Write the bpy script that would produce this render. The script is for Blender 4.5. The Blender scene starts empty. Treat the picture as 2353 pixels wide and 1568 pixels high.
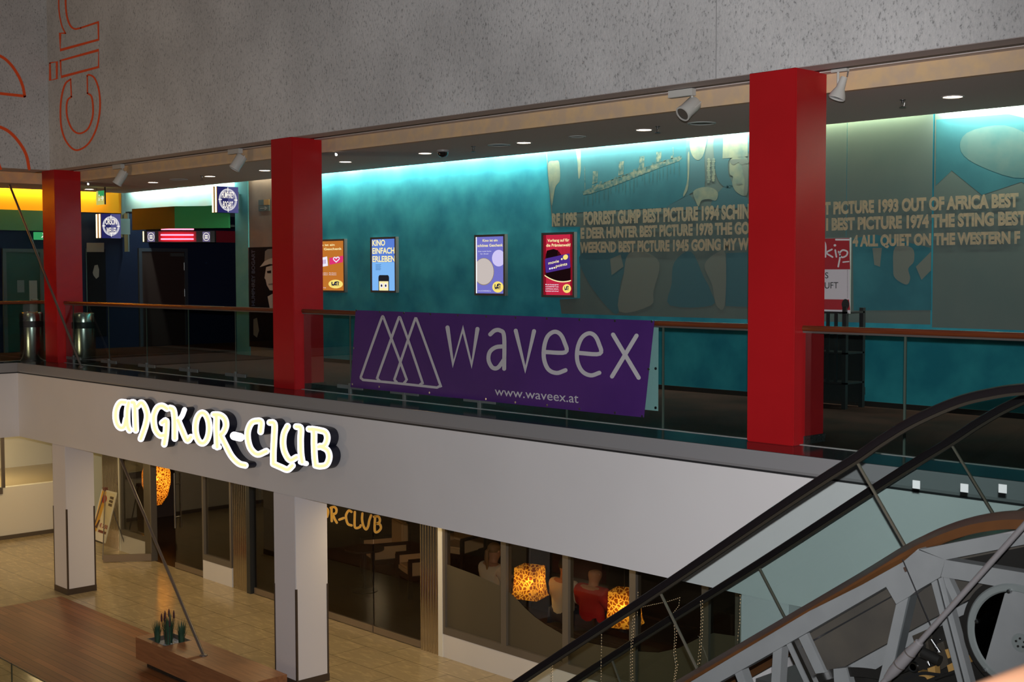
import bpy, bmesh, math, random
from mathutils import Vector, Matrix
random.seed(7)
sc = bpy.context.scene
COL = sc.collection
PI = math.pi

# ------------------------------------------------------------------ camera
F, YAW, PITCH, ROLL = 3008.279, 2.388625, -0.0523408, -0.002419
CAM = Vector((22.5534, -9.3, 1.55))
PX, PY = 1176.5, 784.0
_f = Vector((math.cos(YAW)*math.cos(PITCH), math.sin(YAW)*math.cos(PITCH), math.sin(PITCH)))
_r = Vector((math.sin(YAW), -math.cos(YAW), 0)); _u = _r.cross(_f)
_c, _s = math.cos(ROLL), math.sin(ROLL)
RT = _c*_r + _s*_u; UP = -_s*_r + _c*_u
cam = bpy.data.cameras.new('camera'); camo = bpy.data.objects.new('camera', cam); COL.objects.link(camo)
cam.sensor_fit = 'HORIZONTAL'; cam.sensor_width = 36.0; cam.lens = 36.0*F/2353
M = Matrix.Identity(4)
for i in range(3):
    M[i][0] = RT[i]; M[i][1] = UP[i]; M[i][2] = -_f[i]; M[i][3] = CAM[i]
camo.matrix_world = M
cam.clip_start = 0.05; cam.clip_end = 200
sc.camera = camo
def ray(u, v): return _f + RT*((u-PX)/F) - UP*((v-PY)/F)
def on_y(u, v, Y): d = ray(u, v); return CAM + d*((Y-CAM.y)/d.y)
def on_x(u, v, X): d = ray(u, v); return CAM + d*((X-CAM.x)/d.x)
def on_z(u, v, Z): d = ray(u, v); return CAM + d*((Z-CAM.z)/d.z)

# ------------------------------------------------------------------ world, exposure, large lights
w = bpy.data.worlds.new('world'); sc.world = w; w.use_nodes = True
w.node_tree.nodes['Background'].inputs[0].default_value = (0.75, 0.85, 1.0, 1)
w.node_tree.nodes['Background'].inputs[1].default_value = 0.012
vs = sc.view_settings
vs.view_transform = 'Standard'; vs.look = 'None'; vs.gamma = 1.0; vs.exposure = 0.0; vs.use_curve_mapping = False
def light(name, kind, loc, energy, color=(1, 1, 1), target=None, **kw):
    l = bpy.data.lights.new(name, kind); l.energy = energy; l.color = color
    for k, v_ in kw.items(): setattr(l, k, v_)
    o = bpy.data.objects.new(name, l); COL.objects.link(o); o.location = loc
    if target is not None:
        d = Vector(target)-Vector(loc); o.rotation_euler = d.to_track_quat('-Z', 'Y').to_euler()
    return o
# the flash on the camera and the dim daylight from the roof of the hall
light('camera_flash', 'SPOT', CAM+UP*0.16+RT*0.02, 3500, (1.0, 0.97, 0.97), CAM+UP*0.16+RT*0.02+_f, spot_size=1.12, spot_blend=0.75, shadow_soft_size=0.03)
light('roof_daylight', 'AREA', (12, -6, 11), 60, (0.8, 0.88, 1.0), (12, -5, 0), shape='RECTANGLE', size=14, size_y=8)
def strip(name, a, b, energy, color, aim, size_y=0.05):
    a = Vector(a); b = Vector(b); m = (a+b)/2; L = (b-a).length
    l = bpy.data.lights.new(name, 'AREA'); l.shape = 'RECTANGLE'; l.size = L; l.size_y = size_y
    l.energy = energy*L; l.color = color
    o = bpy.data.objects.new(name, l); COL.objects.link(o)
    z = -(Vector(aim).normalized()); x = (b-a).normalized(); y = z.cross(x)
    R = Matrix.Identity(4)
    for i in range(3): R[i][0] = x[i]; R[i][1] = y[i]; R[i][2] = z[i]; R[i][3] = m[i]
    o.matrix_world = R
    return o
TEALW = (0.86, 1.0, 0.84)
strip('cove_light', (3.2, 3.905, 3.405), (13.1, 3.905, 3.405), 72, TEALW, (0, 1, -0.8), 0.025)
strip('cove_light', (13.4, 3.885, 3.43), (15.1, 3.885, 3.43), 26, (0.95, 1.0, 0.62), (0, 1, -0.5), 0.03)
strip('cove_light', (15.3, 3.89, 3.405), (19.5, 3.89, 3.405), 95, (0.88, 1.0, 0.80), (0, 1, -0.8), 0.025)
strip('cove_light', (-3.4, 3.84, 3.44), (0.7, 3.84, 3.44), 34, (0.72, 1.0, 0.92), (0, 1, -0.7), 0.03)
strip('cove_light', (1.3, 3.84, 3.42), (2.9, 3.84, 3.42), 6, (1.0, 0.95, 0.7), (0, 1, -0.6), 0.03)
strip('cove_light', (-2.84, 3.1, 3.38), (-2.84, -3.0, 3.38), 24, (1.0, 0.78, 0.30), (-1, 0, -0.8), 0.03)
# warm lamps in the soffit over the lower walkway
for x in (-2.2, 0.6, 3.4, 6.2, 9.0, 11.8):
    light('soffit_lamp', 'AREA', (x, 1.25, -1.36), 17, (1.0, 0.72, 0.36), (x, 1.25, -4), shape='DISK', size=0.35)
for y in (-1.6, -4.2):
    light('soffit_lamp', 'AREA', (-1.3, y, -1.36), 20, (1.0, 0.74, 0.40), (-1.1, y, -4), shape='DISK', size=0.35)
light('lower_warm_fill', 'AREA', (3.5, -6.2, -1.6), 62, (1.0, 0.70, 0.42), (1.5, 0, -1.0), shape='DISK', size=1.0)  # unseen fill light, added to lift and warm the left fascia
light('upper_warm_fill', 'AREA', (5.0, -8.0, 6.0), 45, (1.0, 0.70, 0.45), (2.0, 0, 4.5), shape='DISK', size=1.0)  # added fill without a fixture, tints the upper left walls warm
light('stair_fill_light', 'AREA', (-4.6, 0.8, -1.36), 34, (1.0, 0.80, 0.45), (-4.9, 0.8, -4), shape='DISK', size=0.35)  # fill light added out of sight to brighten the stair landing wall

# ------------------------------------------------------------------ materials
MATS = {}
def newmat(name):
    m = bpy.data.materials.new(name); m.use_nodes = True; nt = m.node_tree; nt.nodes.clear()
    out = nt.nodes.new('ShaderNodeOutputMaterial')
    return m, nt, out
def srgb(r, g, b):
    f = lambda c: (c/255/12.92) if c/255 <= 0.04045 else ((c/255+0.055)/1.055)**2.4
    return (f(r), f(g), f(b), 1)
def pm(name, col, rough=0.5, metal=0.0, spec=0.5, vary=None, bump=None, stretch=None, coat=0.0):
    """vary=(scale, colour2, lo, hi, detail) mixes a second colour by noise; bump=(scale, strength)."""
    if name in MATS: return MATS[name]
    m, nt, out = newmat(name)
    b = nt.nodes.new('ShaderNodeBsdfPrincipled'); nt.links.new(b.outputs[0], out.inputs[0])
    col = tuple(col)[:3]+(1,)
    b.inputs['Base Color'].default_value = col
    b.inputs['Roughness'].default_value = rough; b.inputs['Metallic'].default_value = metal
    b.inputs['Specular IOR Level'].default_value = spec; b.inputs['Coat Weight'].default_value = coat
    tc = mp = None
    def coords():
        nonlocal tc, mp
        if tc is None:
            tc = nt.nodes.new('ShaderNodeTexCoord'); mp = nt.nodes.new('ShaderNodeMapping')
            if stretch: mp.inputs['Scale'].default_value = stretch
            nt.links.new(tc.outputs['Object'], mp.inputs[0])
        return mp.outputs[0]
    if vary:
        n = nt.nodes.new('ShaderNodeTexNoise'); n.inputs['Scale'].default_value = vary[0]
        n.inputs['Detail'].default_value = vary[4] if len(vary) > 4 else 4
        nt.links.new(coords(), n.inputs['Vector'])
        r = nt.nodes.new('ShaderNodeValToRGB')
        r.color_ramp.elements[0].position = vary[2]; r.color_ramp.elements[1].position = vary[3]
        r.color_ramp.elements[0].color = col; r.color_ramp.elements[1].color = tuple(vary[1])[:3]+(1,)
        nt.links.new(n.outputs['Fac'], r.inputs[0]); nt.links.new(r.outputs[0], b.inputs['Base Color'])
    if bump:
        n2 = nt.nodes.new('ShaderNodeTexNoise'); n2.inputs['Scale'].default_value = bump[0]; n2.inputs['Detail'].default_value = 3
        nt.links.new(coords(), n2.inputs['Vector'])
        bp = nt.nodes.new('ShaderNodeBump'); bp.inputs['Strength'].default_value = bump[1]; bp.inputs['Distance'].default_value = 0.01
        nt.links.new(n2.outputs['Fac'], bp.inputs['Height']); nt.links.new(bp.outputs[0], b.inputs['Normal'])
    MATS[name] = m
    return m
def glassm(name, tint, ior=1.45, rough=0.0, gl=(1, 1, 1)):
    if name in MATS: return MATS[name]
    m, nt, out = newmat(name)
    t = nt.nodes.new('ShaderNodeBsdfTransparent'); t.inputs[0].default_value = tuple(tint)+(1,)
    g = nt.nodes.new('ShaderNodeBsdfGlossy'); g.inputs['Roughness'].default_value = rough; g.inputs[0].default_value = tuple(gl)+(1,)
    fr = nt.nodes.new('ShaderNodeFresnel'); fr.inputs[0].default_value = ior
    mx = nt.nodes.new('ShaderNodeMixShader')
    # a sheet reflects at its front face only; its back face just lets the ray out
    ge = nt.nodes.new('ShaderNodeNewGeometry'); sb = nt.nodes.new('ShaderNodeMath'); sb.operation = 'SUBTRACT'; sb.inputs[0].default_value = 1.0
    mu = nt.nodes.new('ShaderNodeMath'); mu.operation = 'MULTIPLY'
    nt.links.new(ge.outputs['Backfacing'], sb.inputs[1]); nt.links.new(fr.outputs[0], mu.inputs[0]); nt.links.new(sb.outputs[0], mu.inputs[1])
    t.inputs[0].default_value = tuple(c**0.5 for c in tint)+(1,)
    nt.links.new(mu.outputs[0], mx.inputs[0]); nt.links.new(t.outputs[0], mx.inputs[1]); nt.links.new(g.outputs[0], mx.inputs[2])
    nt.links.new(mx.outputs[0], out.inputs[0]); MATS[name] = m
    return m
def em(name, col, s=1.0):
    if name in MATS: return MATS[name]
    m, nt, out = newmat(name)
    e = nt.nodes.new('ShaderNodeEmission'); e.inputs[0].default_value = tuple(col)[:3]+(1,); e.inputs[1].default_value = s
    nt.links.new(e.outputs[0], out.inputs[0]); MATS[name] = m
    return m

m_plaster = None
def plaster():
    m, nt, out = newmat('flecked plaster')
    b = nt.nodes.new('ShaderNodeBsdfPrincipled'); nt.links.new(b.outputs[0], out.inputs[0])
    b.inputs['Roughness'].default_value = 0.9; b.inputs['Specular IOR Level'].default_value = 0.15
    tc = nt.nodes.new('ShaderNodeTexCoord'); mp = nt.nodes.new('ShaderNodeMapping'); mp.inputs['Scale'].default_value = (46, 46, 27)
    mp.inputs['Rotation'].default_value = (0, 0.5, 0)
    nt.links.new(tc.outputs['Object'], mp.inputs[0])
    n = nt.nodes.new('ShaderNodeTexNoise'); n.inputs['Scale'].default_value = 1.0; n.inputs['Detail'].default_value = 5; n.inputs['Roughness'].default_value = 0.6
    nt.links.new(mp.outputs[0], n.inputs['Vector'])
    r = nt.nodes.new('ShaderNodeValToRGB'); e = r.color_ramp.elements
    e[0].position = 0.31; e[0].color = (0.30, 0.30, 0.30, 1); e[1].position = 0.43; e[1].color = (0.60, 0.60, 0.60, 1)
    e2 = r.color_ramp.elements.new(0.75); e2.color = (0.70, 0.69, 0.68, 1)
    nt.links.new(n.outputs['Fac'], r.inputs[0])
    nb = nt.nodes.new('ShaderNodeTexNoise'); nb.inputs['Scale'].default_value = 0.9; nb.inputs['Detail'].default_value = 3
    nt.links.new(tc.outputs['Object'], nb.inputs['Vector'])
    rb = nt.nodes.new('ShaderNodeValToRGB'); rb.color_ramp.elements[0].color = (0.82, 0.82, 0.82, 1); rb.color_ramp.elements[1].color = (1, 1, 1, 1)
    rb.color_ramp.elements[0].position = 0.35; rb.color_ramp.elements[1].position = 0.65
    nt.links.new(nb.outputs['Fac'], rb.inputs[0])
    mx = nt.nodes.new('ShaderNodeMix'); mx.data_type = 'RGBA'; mx.blend_type = 'MULTIPLY'; mx.inputs[0].default_value = 1.0
    nt.links.new(r.outputs[0], mx.inputs[6]); nt.links.new(rb.outputs[0], mx.inputs[7]); nt.links.new(mx.outputs[2], b.inputs['Base Color'])
    bp = nt.nodes.new('ShaderNodeBump'); bp.inputs['Strength'].default_value = 0.35; bp.inputs['Distance'].default_value = 0.02
    nt.links.new(n.outputs['Fac'], bp.inputs['Height']); nt.links.new(bp.outputs[0], b.inputs['Normal'])
    MATS['plaster'] = m; return m
PLASTER = plaster()
def tiles():
    m, nt, out = newmat('tan stone tiles')
    b = nt.nodes.new('ShaderNodeBsdfPrincipled'); nt.links.new(b.outputs[0], out.inputs[0])
    b.inputs['Roughness'].default_value = 0.17; b.inputs['Specular IOR Level'].default_value = 0.45
    tc = nt.nodes.new('ShaderNodeTexCoord')
    br = nt.nodes.new('ShaderNodeTexBrick'); br.offset = 0.5
    br.inputs['Color1'].default_value = (0.42, 0.34, 0.21, 1); br.inputs['Color2'].default_value = (0.38, 0.305, 0.19, 1); br.inputs['Mortar'].default_value = (0.20, 0.155, 0.095, 1)
    br.inputs['Scale'].default_value = 1.0; br.inputs['Mortar Size'].default_value = 0.006; br.inputs['Brick Width'].default_value = 0.9; br.inputs['Row Height'].default_value = 0.6
    nt.links.new(tc.outputs['Object'], br.inputs['Vector'])
    mp = nt.nodes.new('ShaderNodeMapping'); mp.inputs['Scale'].default_value = (2.2, 7.0, 1); mp.inputs['Rotation'].default_value = (0, 0, 0.5)
    nt.links.new(tc.outputs['Object'], mp.inputs[0])
    n = nt.nodes.new('ShaderNodeTexNoise'); n.inputs['Scale'].default_value = 1.6; n.inputs['Detail'].default_value = 7; n.inputs['Roughness'].default_value = 0.65
    nt.links.new(mp.outputs[0], n.inputs['Vector'])
    r = nt.nodes.new('ShaderNodeValToRGB'); r.color_ramp.elements[0].position = 0.50; r.color_ramp.elements[1].position = 0.72
    r.color_ramp.elements[0].color = (0.92, 0.91, 0.88, 1); r.color_ramp.elements[1].color = (1.32, 1.28, 1.18, 1)
    nt.links.new(n.outputs['Fac'], r.inputs[0])
    mx = nt.nodes.new('ShaderNodeMix'); mx.data_type = 'RGBA'; mx.blend_type = 'MULTIPLY'; mx.inputs[0].default_value = 1.0
    nt.links.new(br.outputs[0], mx.inputs[6]); nt.links.new(r.outputs[0], mx.inputs[7]); nt.links.new(mx.outputs[2], b.inputs['Base Color'])
    MATS['tiles'] = m; return m
TILES = tiles()
def planks():
    m, nt, out = newmat('brown deck boards')
    b = nt.nodes.new('ShaderNodeBsdfPrincipled'); nt.links.new(b.outputs[0], out.inputs[0])
    b.inputs['Roughness'].default_value = 0.42; b.inputs['Specular IOR Level'].default_value = 0.25
    tc = nt.nodes.new('ShaderNodeTexCoord')
    br = nt.nodes.new('ShaderNodeTexBrick'); br.offset = 0.37
    br.inputs['Color1'].default_value = (0.30, 0.115, 0.042, 1); br.inputs['Color2'].default_value = (0.19, 0.072, 0.026, 1); br.inputs['Mortar'].default_value = (0.03, 0.012, 0.006, 1)
    br.inputs['Scale'].default_value = 1.0; br.inputs['Mortar Size'].default_value = 0.003; br.inputs['Brick Width'].default_value = 2.6; br.inputs['Row Height'].default_value = 0.11
    nt.links.new(tc.outputs['Object'], br.inputs['Vector'])
    mp = nt.nodes.new('ShaderNodeMapping'); mp.inputs['Scale'].default_value = (1.5, 30, 30); nt.links.new(tc.outputs['Object'], mp.inputs[0])
    n = nt.nodes.new('ShaderNodeTexNoise'); n.inputs['Scale'].default_value = 1.0; n.inputs['Detail'].default_value = 4; nt.links.new(mp.outputs[0], n.inputs['Vector'])
    r = nt.nodes.new('ShaderNodeValToRGB'); r.color_ramp.elements[0].color = (0.7, 0.7, 0.7, 1); r.color_ramp.elements[1].color = (1.2, 1.2, 1.2, 1)
    nt.links.new(n.outputs['Fac'], r.inputs[0])
    mx = nt.nodes.new('ShaderNodeMix'); mx.data_type = 'RGBA'; mx.blend_type = 'MULTIPLY'; mx.inputs[0].default_value = 1.0
    nt.links.new(br.outputs[0], mx.inputs[6]); nt.links.new(r.outputs[0], mx.inputs[7]); nt.links.new(mx.outputs[2], b.inputs['Base Color'])
    MATS['planks'] = m; return m
PLANKS = planks()
def leopard():
    m, nt, out = newmat('leopard lamp paper')
    t = nt.nodes.new('ShaderNodeBsdfTranslucent'); d = nt.nodes.new('ShaderNodeBsdfDiffuse'); tr = nt.nodes.new('ShaderNodeBsdfTransparent')
    tc = nt.nodes.new('ShaderNodeTexCoord')
    nz = nt.nodes.new('ShaderNodeTexNoise'); nz.inputs['Scale'].default_value = 9; nt.links.new(tc.outputs['Object'], nz.inputs['Vector'])
    ad = nt.nodes.new('ShaderNodeVectorMath'); ad.operation = 'MULTIPLY_ADD'; ad.inputs[1].default_value = (0.07, 0.07, 0.07)
    nt.links.new(nz.outputs['Color'], ad.inputs[0]); nt.links.new(tc.outputs['Object'], ad.inputs[2])
    v = nt.nodes.new('ShaderNodeTexVoronoi'); v.feature = 'DISTANCE_TO_EDGE'; v.inputs['Scale'].default_value = 19
    nt.links.new(ad.outputs[0], v.inputs['Vector'])
    r = nt.nodes.new('ShaderNodeValToRGB'); r.color_ramp.elements[0].position = 0.07; r.color_ramp.elements[1].position = 0.17
    r.color_ramp.elements[0].color = (1.0, 0.66, 0.13, 1); r.color_ramp.elements[1].color = (0.26, 0.075, 0.008, 1)
    nt.links.new(v.outputs['Distance'], r.inputs[0])
    for n_ in (t, d, tr): nt.links.new(r.outputs[0], n_.inputs[0])
    mx = nt.nodes.new('ShaderNodeMixShader'); mx.inputs[0].default_value = 0.25
    nt.links.new(t.outputs[0], mx.inputs[1]); nt.links.new(d.outputs[0], mx.inputs[2])
    m2 = nt.nodes.new('ShaderNodeMixShader'); m2.inputs[0].default_value = 0.07
    nt.links.new(mx.outputs[0], m2.inputs[1]); nt.links.new(tr.outputs[0], m2.inputs[2]); nt.links.new(m2.outputs[0], out.inputs[0])
    MATS['leopard'] = m; return m
LEOPARD = leopard()

WHITE = pm('white painted panel', (0.74, 0.73, 0.74), 0.6, spec=0.3, vary=(0.6, (0.70, 0.69, 0.70), 0.4, 0.7))
WHITE2 = pm('white painted wall', (0.72, 0.70, 0.62), 0.8, spec=0.2)
CAPGREY = pm('grey cap metal', (0.25, 0.25, 0.26), 0.42, spec=0.5)
CAPDARK = pm('dark joint', (0.02, 0.02, 0.022), 0.5)
GRANITE = pm('dark polished granite', (0.028, 0.028, 0.028), 0.12, spec=0.55, vary=(60, (0.05, 0.05, 0.05), 0.4, 0.7))
SHOE = pm('aluminium glass shoe', (0.36, 0.36, 0.36), 0.5)
CARPET = pm('dark red carpet', (0.034, 0.013, 0.010), 0.85, spec=0.05, vary=(1.6, (0.018, 0.009, 0.0075), 0.4, 0.65))
RED = pm('red column paint', (0.44, 0.010, 0.014), 0.36, spec=0.28, vary=(1.2, (0.39, 0.009, 0.012), 0.4, 0.7))
TEAL = pm('mottled teal paint', (0.020, 0.20, 0.275), 0.75, spec=0.15, vary=(2.2, (0.048, 0.34, 0.40), 0.33, 0.72, 6))
CEIL = pm('gallery ceiling', (0.66, 0.60, 0.54), 0.9, spec=0.1)
CREAM = pm('mottled cream fascia', (0.62, 0.47, 0.33), 0.85, spec=0.1, vary=(7, (0.72, 0.52, 0.30), 0.4, 0.65, 6))
SOFFIT = pm('beam soffit', (0.68, 0.60, 0.57), 0.9, spec=0.1)
TRACK = pm('dark lamp track', (0.02, 0.018, 0.018), 0.5)
WOODRAIL = pm('red-brown handrail wood', (0.115, 0.026, 0.009), 0.32, spec=0.4, vary=(3, (0.15, 0.038, 0.012), 0.4, 0.65), stretch=(1, 20, 20))
GLASS = glassm('balustrade glass', (0.60, 0.73, 0.72))
GLASSE = glassm('escalator glass', (0.86, 0.915, 0.91)); GLASSF = glassm('greenish escalator glass', (0.76, 0.85, 0.835))
GLASSEDGE = pm('glass edge', (0.06, 0.085, 0.07), 0.3)
CLAMP = pm('clear clamp', (0.16, 0.18, 0.18), 0.4, metal=0.2)
PURPLE = pm('purple banner cloth', (0.062, 0.018, 0.15), 0.45, spec=0.35, vary=(1.2, (0.075, 0.022, 0.17), 0.4, 0.6))
PRINTGREY = pm('pale banner print', (0.55, 0.54, 0.58), 0.5)
BANNERWHITE = pm('white banner cloth', (0.55, 0.75, 0.74), 0.6)
STEEL = pm('steel', (0.45, 0.45, 0.46), 0.25, metal=1.0)
STEELD = pm('dark steel rod', (0.16, 0.14, 0.13), 0.4, metal=0.5)
LAMPWHITE = pm('white lamp enamel', (0.55, 0.55, 0.52), 0.5)
BLACK = pm('black plastic', (0.012, 0.012, 0.013), 0.45)
RUBBER = pm('black rubber', (0.008, 0.006, 0.007), 0.55, spec=0.15)
BRONZE = pm('bronze trim', (0.075, 0.045, 0.035), 0.45, metal=0.2, vary=(4, (0.09, 0.05, 0.032), 0.4, 0.7))
BRONZE2 = pm('orange bronze edge', (0.135, 0.055, 0.018), 0.4, metal=0.2, vary=(3, (0.10, 0.042, 0.016), 0.35, 0.65))
TRUSS = pm('grey truss paint', (0.255, 0.262, 0.270), 0.6, spec=0.3, vary=(5, (0.23, 0.237, 0.245), 0.4, 0.7))
BROWNPANEL = pm('brown grey inner panel', (0.062, 0.055, 0.048), 0.6, vary=(3, (0.085, 0.073, 0.060), 0.4, 0.7))
MACH = pm('machine black', (0.016, 0.015, 0.014), 0.4)
OCHRE = pm('ochre machine part', (0.40, 0.23, 0.07), 0.5)
NAVY = pm('dark navy wall', (0.005, 0.009, 0.030), 0.6, spec=0.2)
NAVYLIGHT = pm('slate blue pilaster', (0.018, 0.024, 0.05), 0.5)
BEZEL = pm('grey lightbox frame', (0.12, 0.105, 0.10), 0.4, metal=0.3)
BEZELS = pm('light lightbox side', (0.09, 0.10, 0.10), 0.4, metal=0.3)

# ------------------------------------------------------------------ mesh helpers
WL = {}
class MB:
    def __init__(s): s.v = []; s.f = []; s.smooth = False
    def add(s, vs, fs):
        o = len(s.v); s.v += [Vector(p) for p in vs]; s.f += [tuple(i+o for i in f) for f in fs]; return s
    def box(s, a, b):
        x0, y0, z0 = a; x1, y1, z1 = b
        x0, x1 = min(x0, x1), max(x0, x1); y0, y1 = min(y0, y1), max(y0, y1); z0, z1 = min(z0, z1), max(z0, z1)
        P = [(x0,y0,z0),(x1,y0,z0),(x1,y1,z0),(x0,y1,z0),(x0,y0,z1),(x1,y0,z1),(x1,y1,z1),(x0,y1,z1)]
        return s.add(P, [(0,3,2,1),(4,5,6,7),(0,1,5,4),(1,2,6,5),(2,3,7,6),(3,0,4,7)])
    def prism(s, poly, vec):
        vec = Vector(vec); P = [Vector(p) for p in poly]; n = len(P)
        return s.add(P+[p+vec for p in P], [tuple(range(n))[::-1], tuple(range(n, 2*n))]+[(i, (i+1) % n, n+(i+1) % n, n+i) for i in range(n)])
    def face(s, poly): return s.add(poly, [tuple(range(len(poly)))])
    def bar(s, a, b, wx, wy, up=(0, 0, 1)):
        a = Vector(a); b = Vector(b); d = (b-a).normalized(); u = Vector(up)
        if abs(d.dot(u)) > 0.98: u = Vector((1, 0, 0))
        x = d.cross(u).normalized()*wx/2; y = x.cross(d).normalized()*wy/2
        return s.prism([a-x-y, a+x-y, a+x+y, a-x+y], b-a)
    def tube(s, pts, r, n=10, caps=True):
        pts = [Vector(p) for p in pts]; rs = r if isinstance(r, (list, tuple)) else [r]*len(pts)
        rings = []; prev = None
        for i, p in enumerate(pts):
            d = (pts[min(i+1, len(pts)-1)]-pts[max(i-1, 0)]).normalized()
            if prev is None:
                u = Vector((0, 0, 1)) if abs(d.z) < 0.9 else Vector((1, 0, 0))
                x = d.cross(u).normalized()
            else:
                x = (prev-d*prev.dot(d)).normalized()
            prev = x; y = d.cross(x)
            rings.append([p+(x*math.cos(2*PI*k/n)+y*math.sin(2*PI*k/n))*rs[i] for k in range(n)])
        o = len(s.v)
        for rg in rings: s.v += rg
        for i in range(len(rings)-1):
            for k in range(n):
                s.f.append((o+i*n+k, o+i*n+(k+1) % n, o+(i+1)*n+(k+1) % n, o+(i+1)*n+k))
        if caps:
            s.f.append(tuple(o+k for k in range(n))[::-1]); s.f.append(tuple(o+(len(rings)-1)*n+k for k in range(n)))
        return s
    def lathe(s, prof, c, n=24, axis='Z'):
        """prof: list of (radius, height) about an axis through c"""
        c = Vector(c); o = len(s.v)
        for r, h in prof:
            for k in range(n):
                a = 2*PI*k/n; ca, sa = r*math.cos(a), r*math.sin(a)
                s.v.append(c+(Vector((ca, sa, h)) if axis == 'Z' else Vector((ca, h, sa)) if axis == 'Y' else Vector((h, ca, sa))))
        for i in range(len(prof)-1):
            for k in range(n):
                s.f.append((o+i*n+k, o+i*n+(k+1) % n, o+(i+1)*n+(k+1) % n, o+(i+1)*n+k))
        if prof[0][0] > 1e-4: s.f.append(tuple(o+k for k in range(n))[::-1])
        if prof[-1][0] > 1e-4: s.f.append(tuple(o+(len(prof)-1)*n+k for k in range(n)))
        return s
    def ball(s, c, r, n=10):
        return s.lathe([(max(1e-5, r*math.sin(PI*i/n)), -r*math.cos(PI*i/n)) for i in range(n+1)], c, n*2)
    def build(s, name, m, parent=None, smooth=False, bevel=0.0):
        off = WL.get(parent.name_full, Vector()) if parent else Vector()
        me = bpy.data.meshes.new(name)
        me.from_pydata([tuple(p-off) for p in s.v], [], s.f); me.validate()
        bm = bmesh.new(); bm.from_mesh(me); bmesh.ops.recalc_face_normals(bm, faces=bm.faces)
        if bevel:
            bmesh.ops.remove_doubles(bm, verts=bm.verts, dist=1e-5)
            bmesh.ops.bevel(bm, geom=[e for e in bm.edges], offset=bevel, segments=2, affect='EDGES', clamp_overlap=True)
        bm.to_mesh(me); bm.free()
        if smooth:
            for p in me.polygons: p.use_smooth = True
            try: me.set_sharp_from_angle(angle=0.7)
            except Exception: pass
        me.materials.append(m)
        o = bpy.data.objects.new(name, me); COL.objects.link(o)
        if parent: o.parent = parent
        WL[o.name_full] = off
        return o
def box(a, b): return MB().box(a, b)
def thing(name, label, cat, loc=(0, 0, 0), group=None):
    o = bpy.data.objects.new(name, None); COL.objects.link(o); o.location = loc; o.empty_display_size = 0.2
    o['label'] = label; o['category'] = cat
    if group: o['group'] = group
    WL[o.name_full] = Vector(loc)
    return o
def tag(o, label, cat, group=None):
    o['label'] = label; o['category'] = cat
    if group: o['group'] = group
    return o
def struct(o, label=None, cat=None):
    o['kind'] = 'structure'
    if label: o['label'] = label
    if cat: o['category'] = cat
    return o
def smooth_pts(pts, k=6, closed=False):
    P = [Vector((p[0], p[1])) for p in pts]; n = len(P)
    if n < 3: return P
    out = []
    rng = range(n if closed else n-1)
    for i in rng:
        p1, p2 = P[i], P[(i+1) % n]
        p0 = P[i-1] if (i > 0 or closed) else p1*2-p2
        p3 = P[(i+2) % n] if (i+2 < n or closed) else p2*2-p1
        for j in range(k):
            t = j/k
            out.append(0.5*((2*p1)+(p2-p0)*t+(2*p0-5*p1+4*p2-p3)*t*t+(3*p1-p0-3*p2+p3)*t**3))
    if not closed: out.append(P[-1])
    return out
def ribbon(mb, pts, w, fn, depth=None, smooth=True, closed=False, cap=True, k=6):
    """a stroke of width w along 2-D pts; fn maps 2-D to 3-D; depth (vector) makes it solid"""
    P = smooth_pts(pts, k, closed) if smooth else [Vector((p[0], p[1])) for p in pts]
    n = len(P); L = []; R = []
    for i in range(n):
        a = P[i-1] if (i > 0 or closed) else P[i]
        b = P[(i+1) % n] if (i < n-1 or closed) else P[i]
        d = (b-a)
        if d.length < 1e-9: d = Vector((1, 0))
        d.normalize(); nn = Vector((-d.y, d.x))*(w/2)
        if 0 < i < n-1 and not smooth:
            d1 = (P[i]-a).normalized(); d2 = (b-P[i]).normalized()
            c = max(0.5, math.cos(d1.angle(d2)/2) if d1.length and d2.length else 1); nn = nn/c
        L.append(P[i]+nn); R.append(P[i]-nn)
    def emit(Lq, Rq, ):
        pass
    m = n if closed else n-1
    dv = Vector(depth) if depth is not None else None
    for i in range(m):
        q = [L[i], L[(i+1) % n], R[(i+1) % n], R[i]]
        q3 = [fn(*p) for p in q]
        mb.face(q3)
        if dv is not None:
            mb.face([q3[0], q3[1], q3[1]+dv, q3[0]+dv]); mb.face([q3[2], q3[3], q3[3]+dv, q3[2]+dv])
    if cap and not closed:
        for (p, q, sgn) in ((P[0], P[1], -1), (P[-1], P[-2], -1)):
            d = (q-p).normalized(); a0 = math.atan2(d.y, d.x)
            arc = [p+Vector((math.cos(a0+PI/2+PI*j/8), math.sin(a0+PI/2+PI*j/8)))*(w/2) for j in range(9)]
            a3 = [fn(*x) for x in arc]; mb.face(a3)
            if dv is not None:
                for j in range(8): mb.face([a3[j], a3[j+1], a3[j+1]+dv, a3[j]+dv])
    return mb
def disc2(mb, c, rx, ry, fn, n=28):
    mb.face([fn(c[0]+rx*math.cos(2*PI*i/n), c[1]+ry*math.sin(2*PI*i/n)) for i in range(n)]); return mb
_tc = {}
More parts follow.
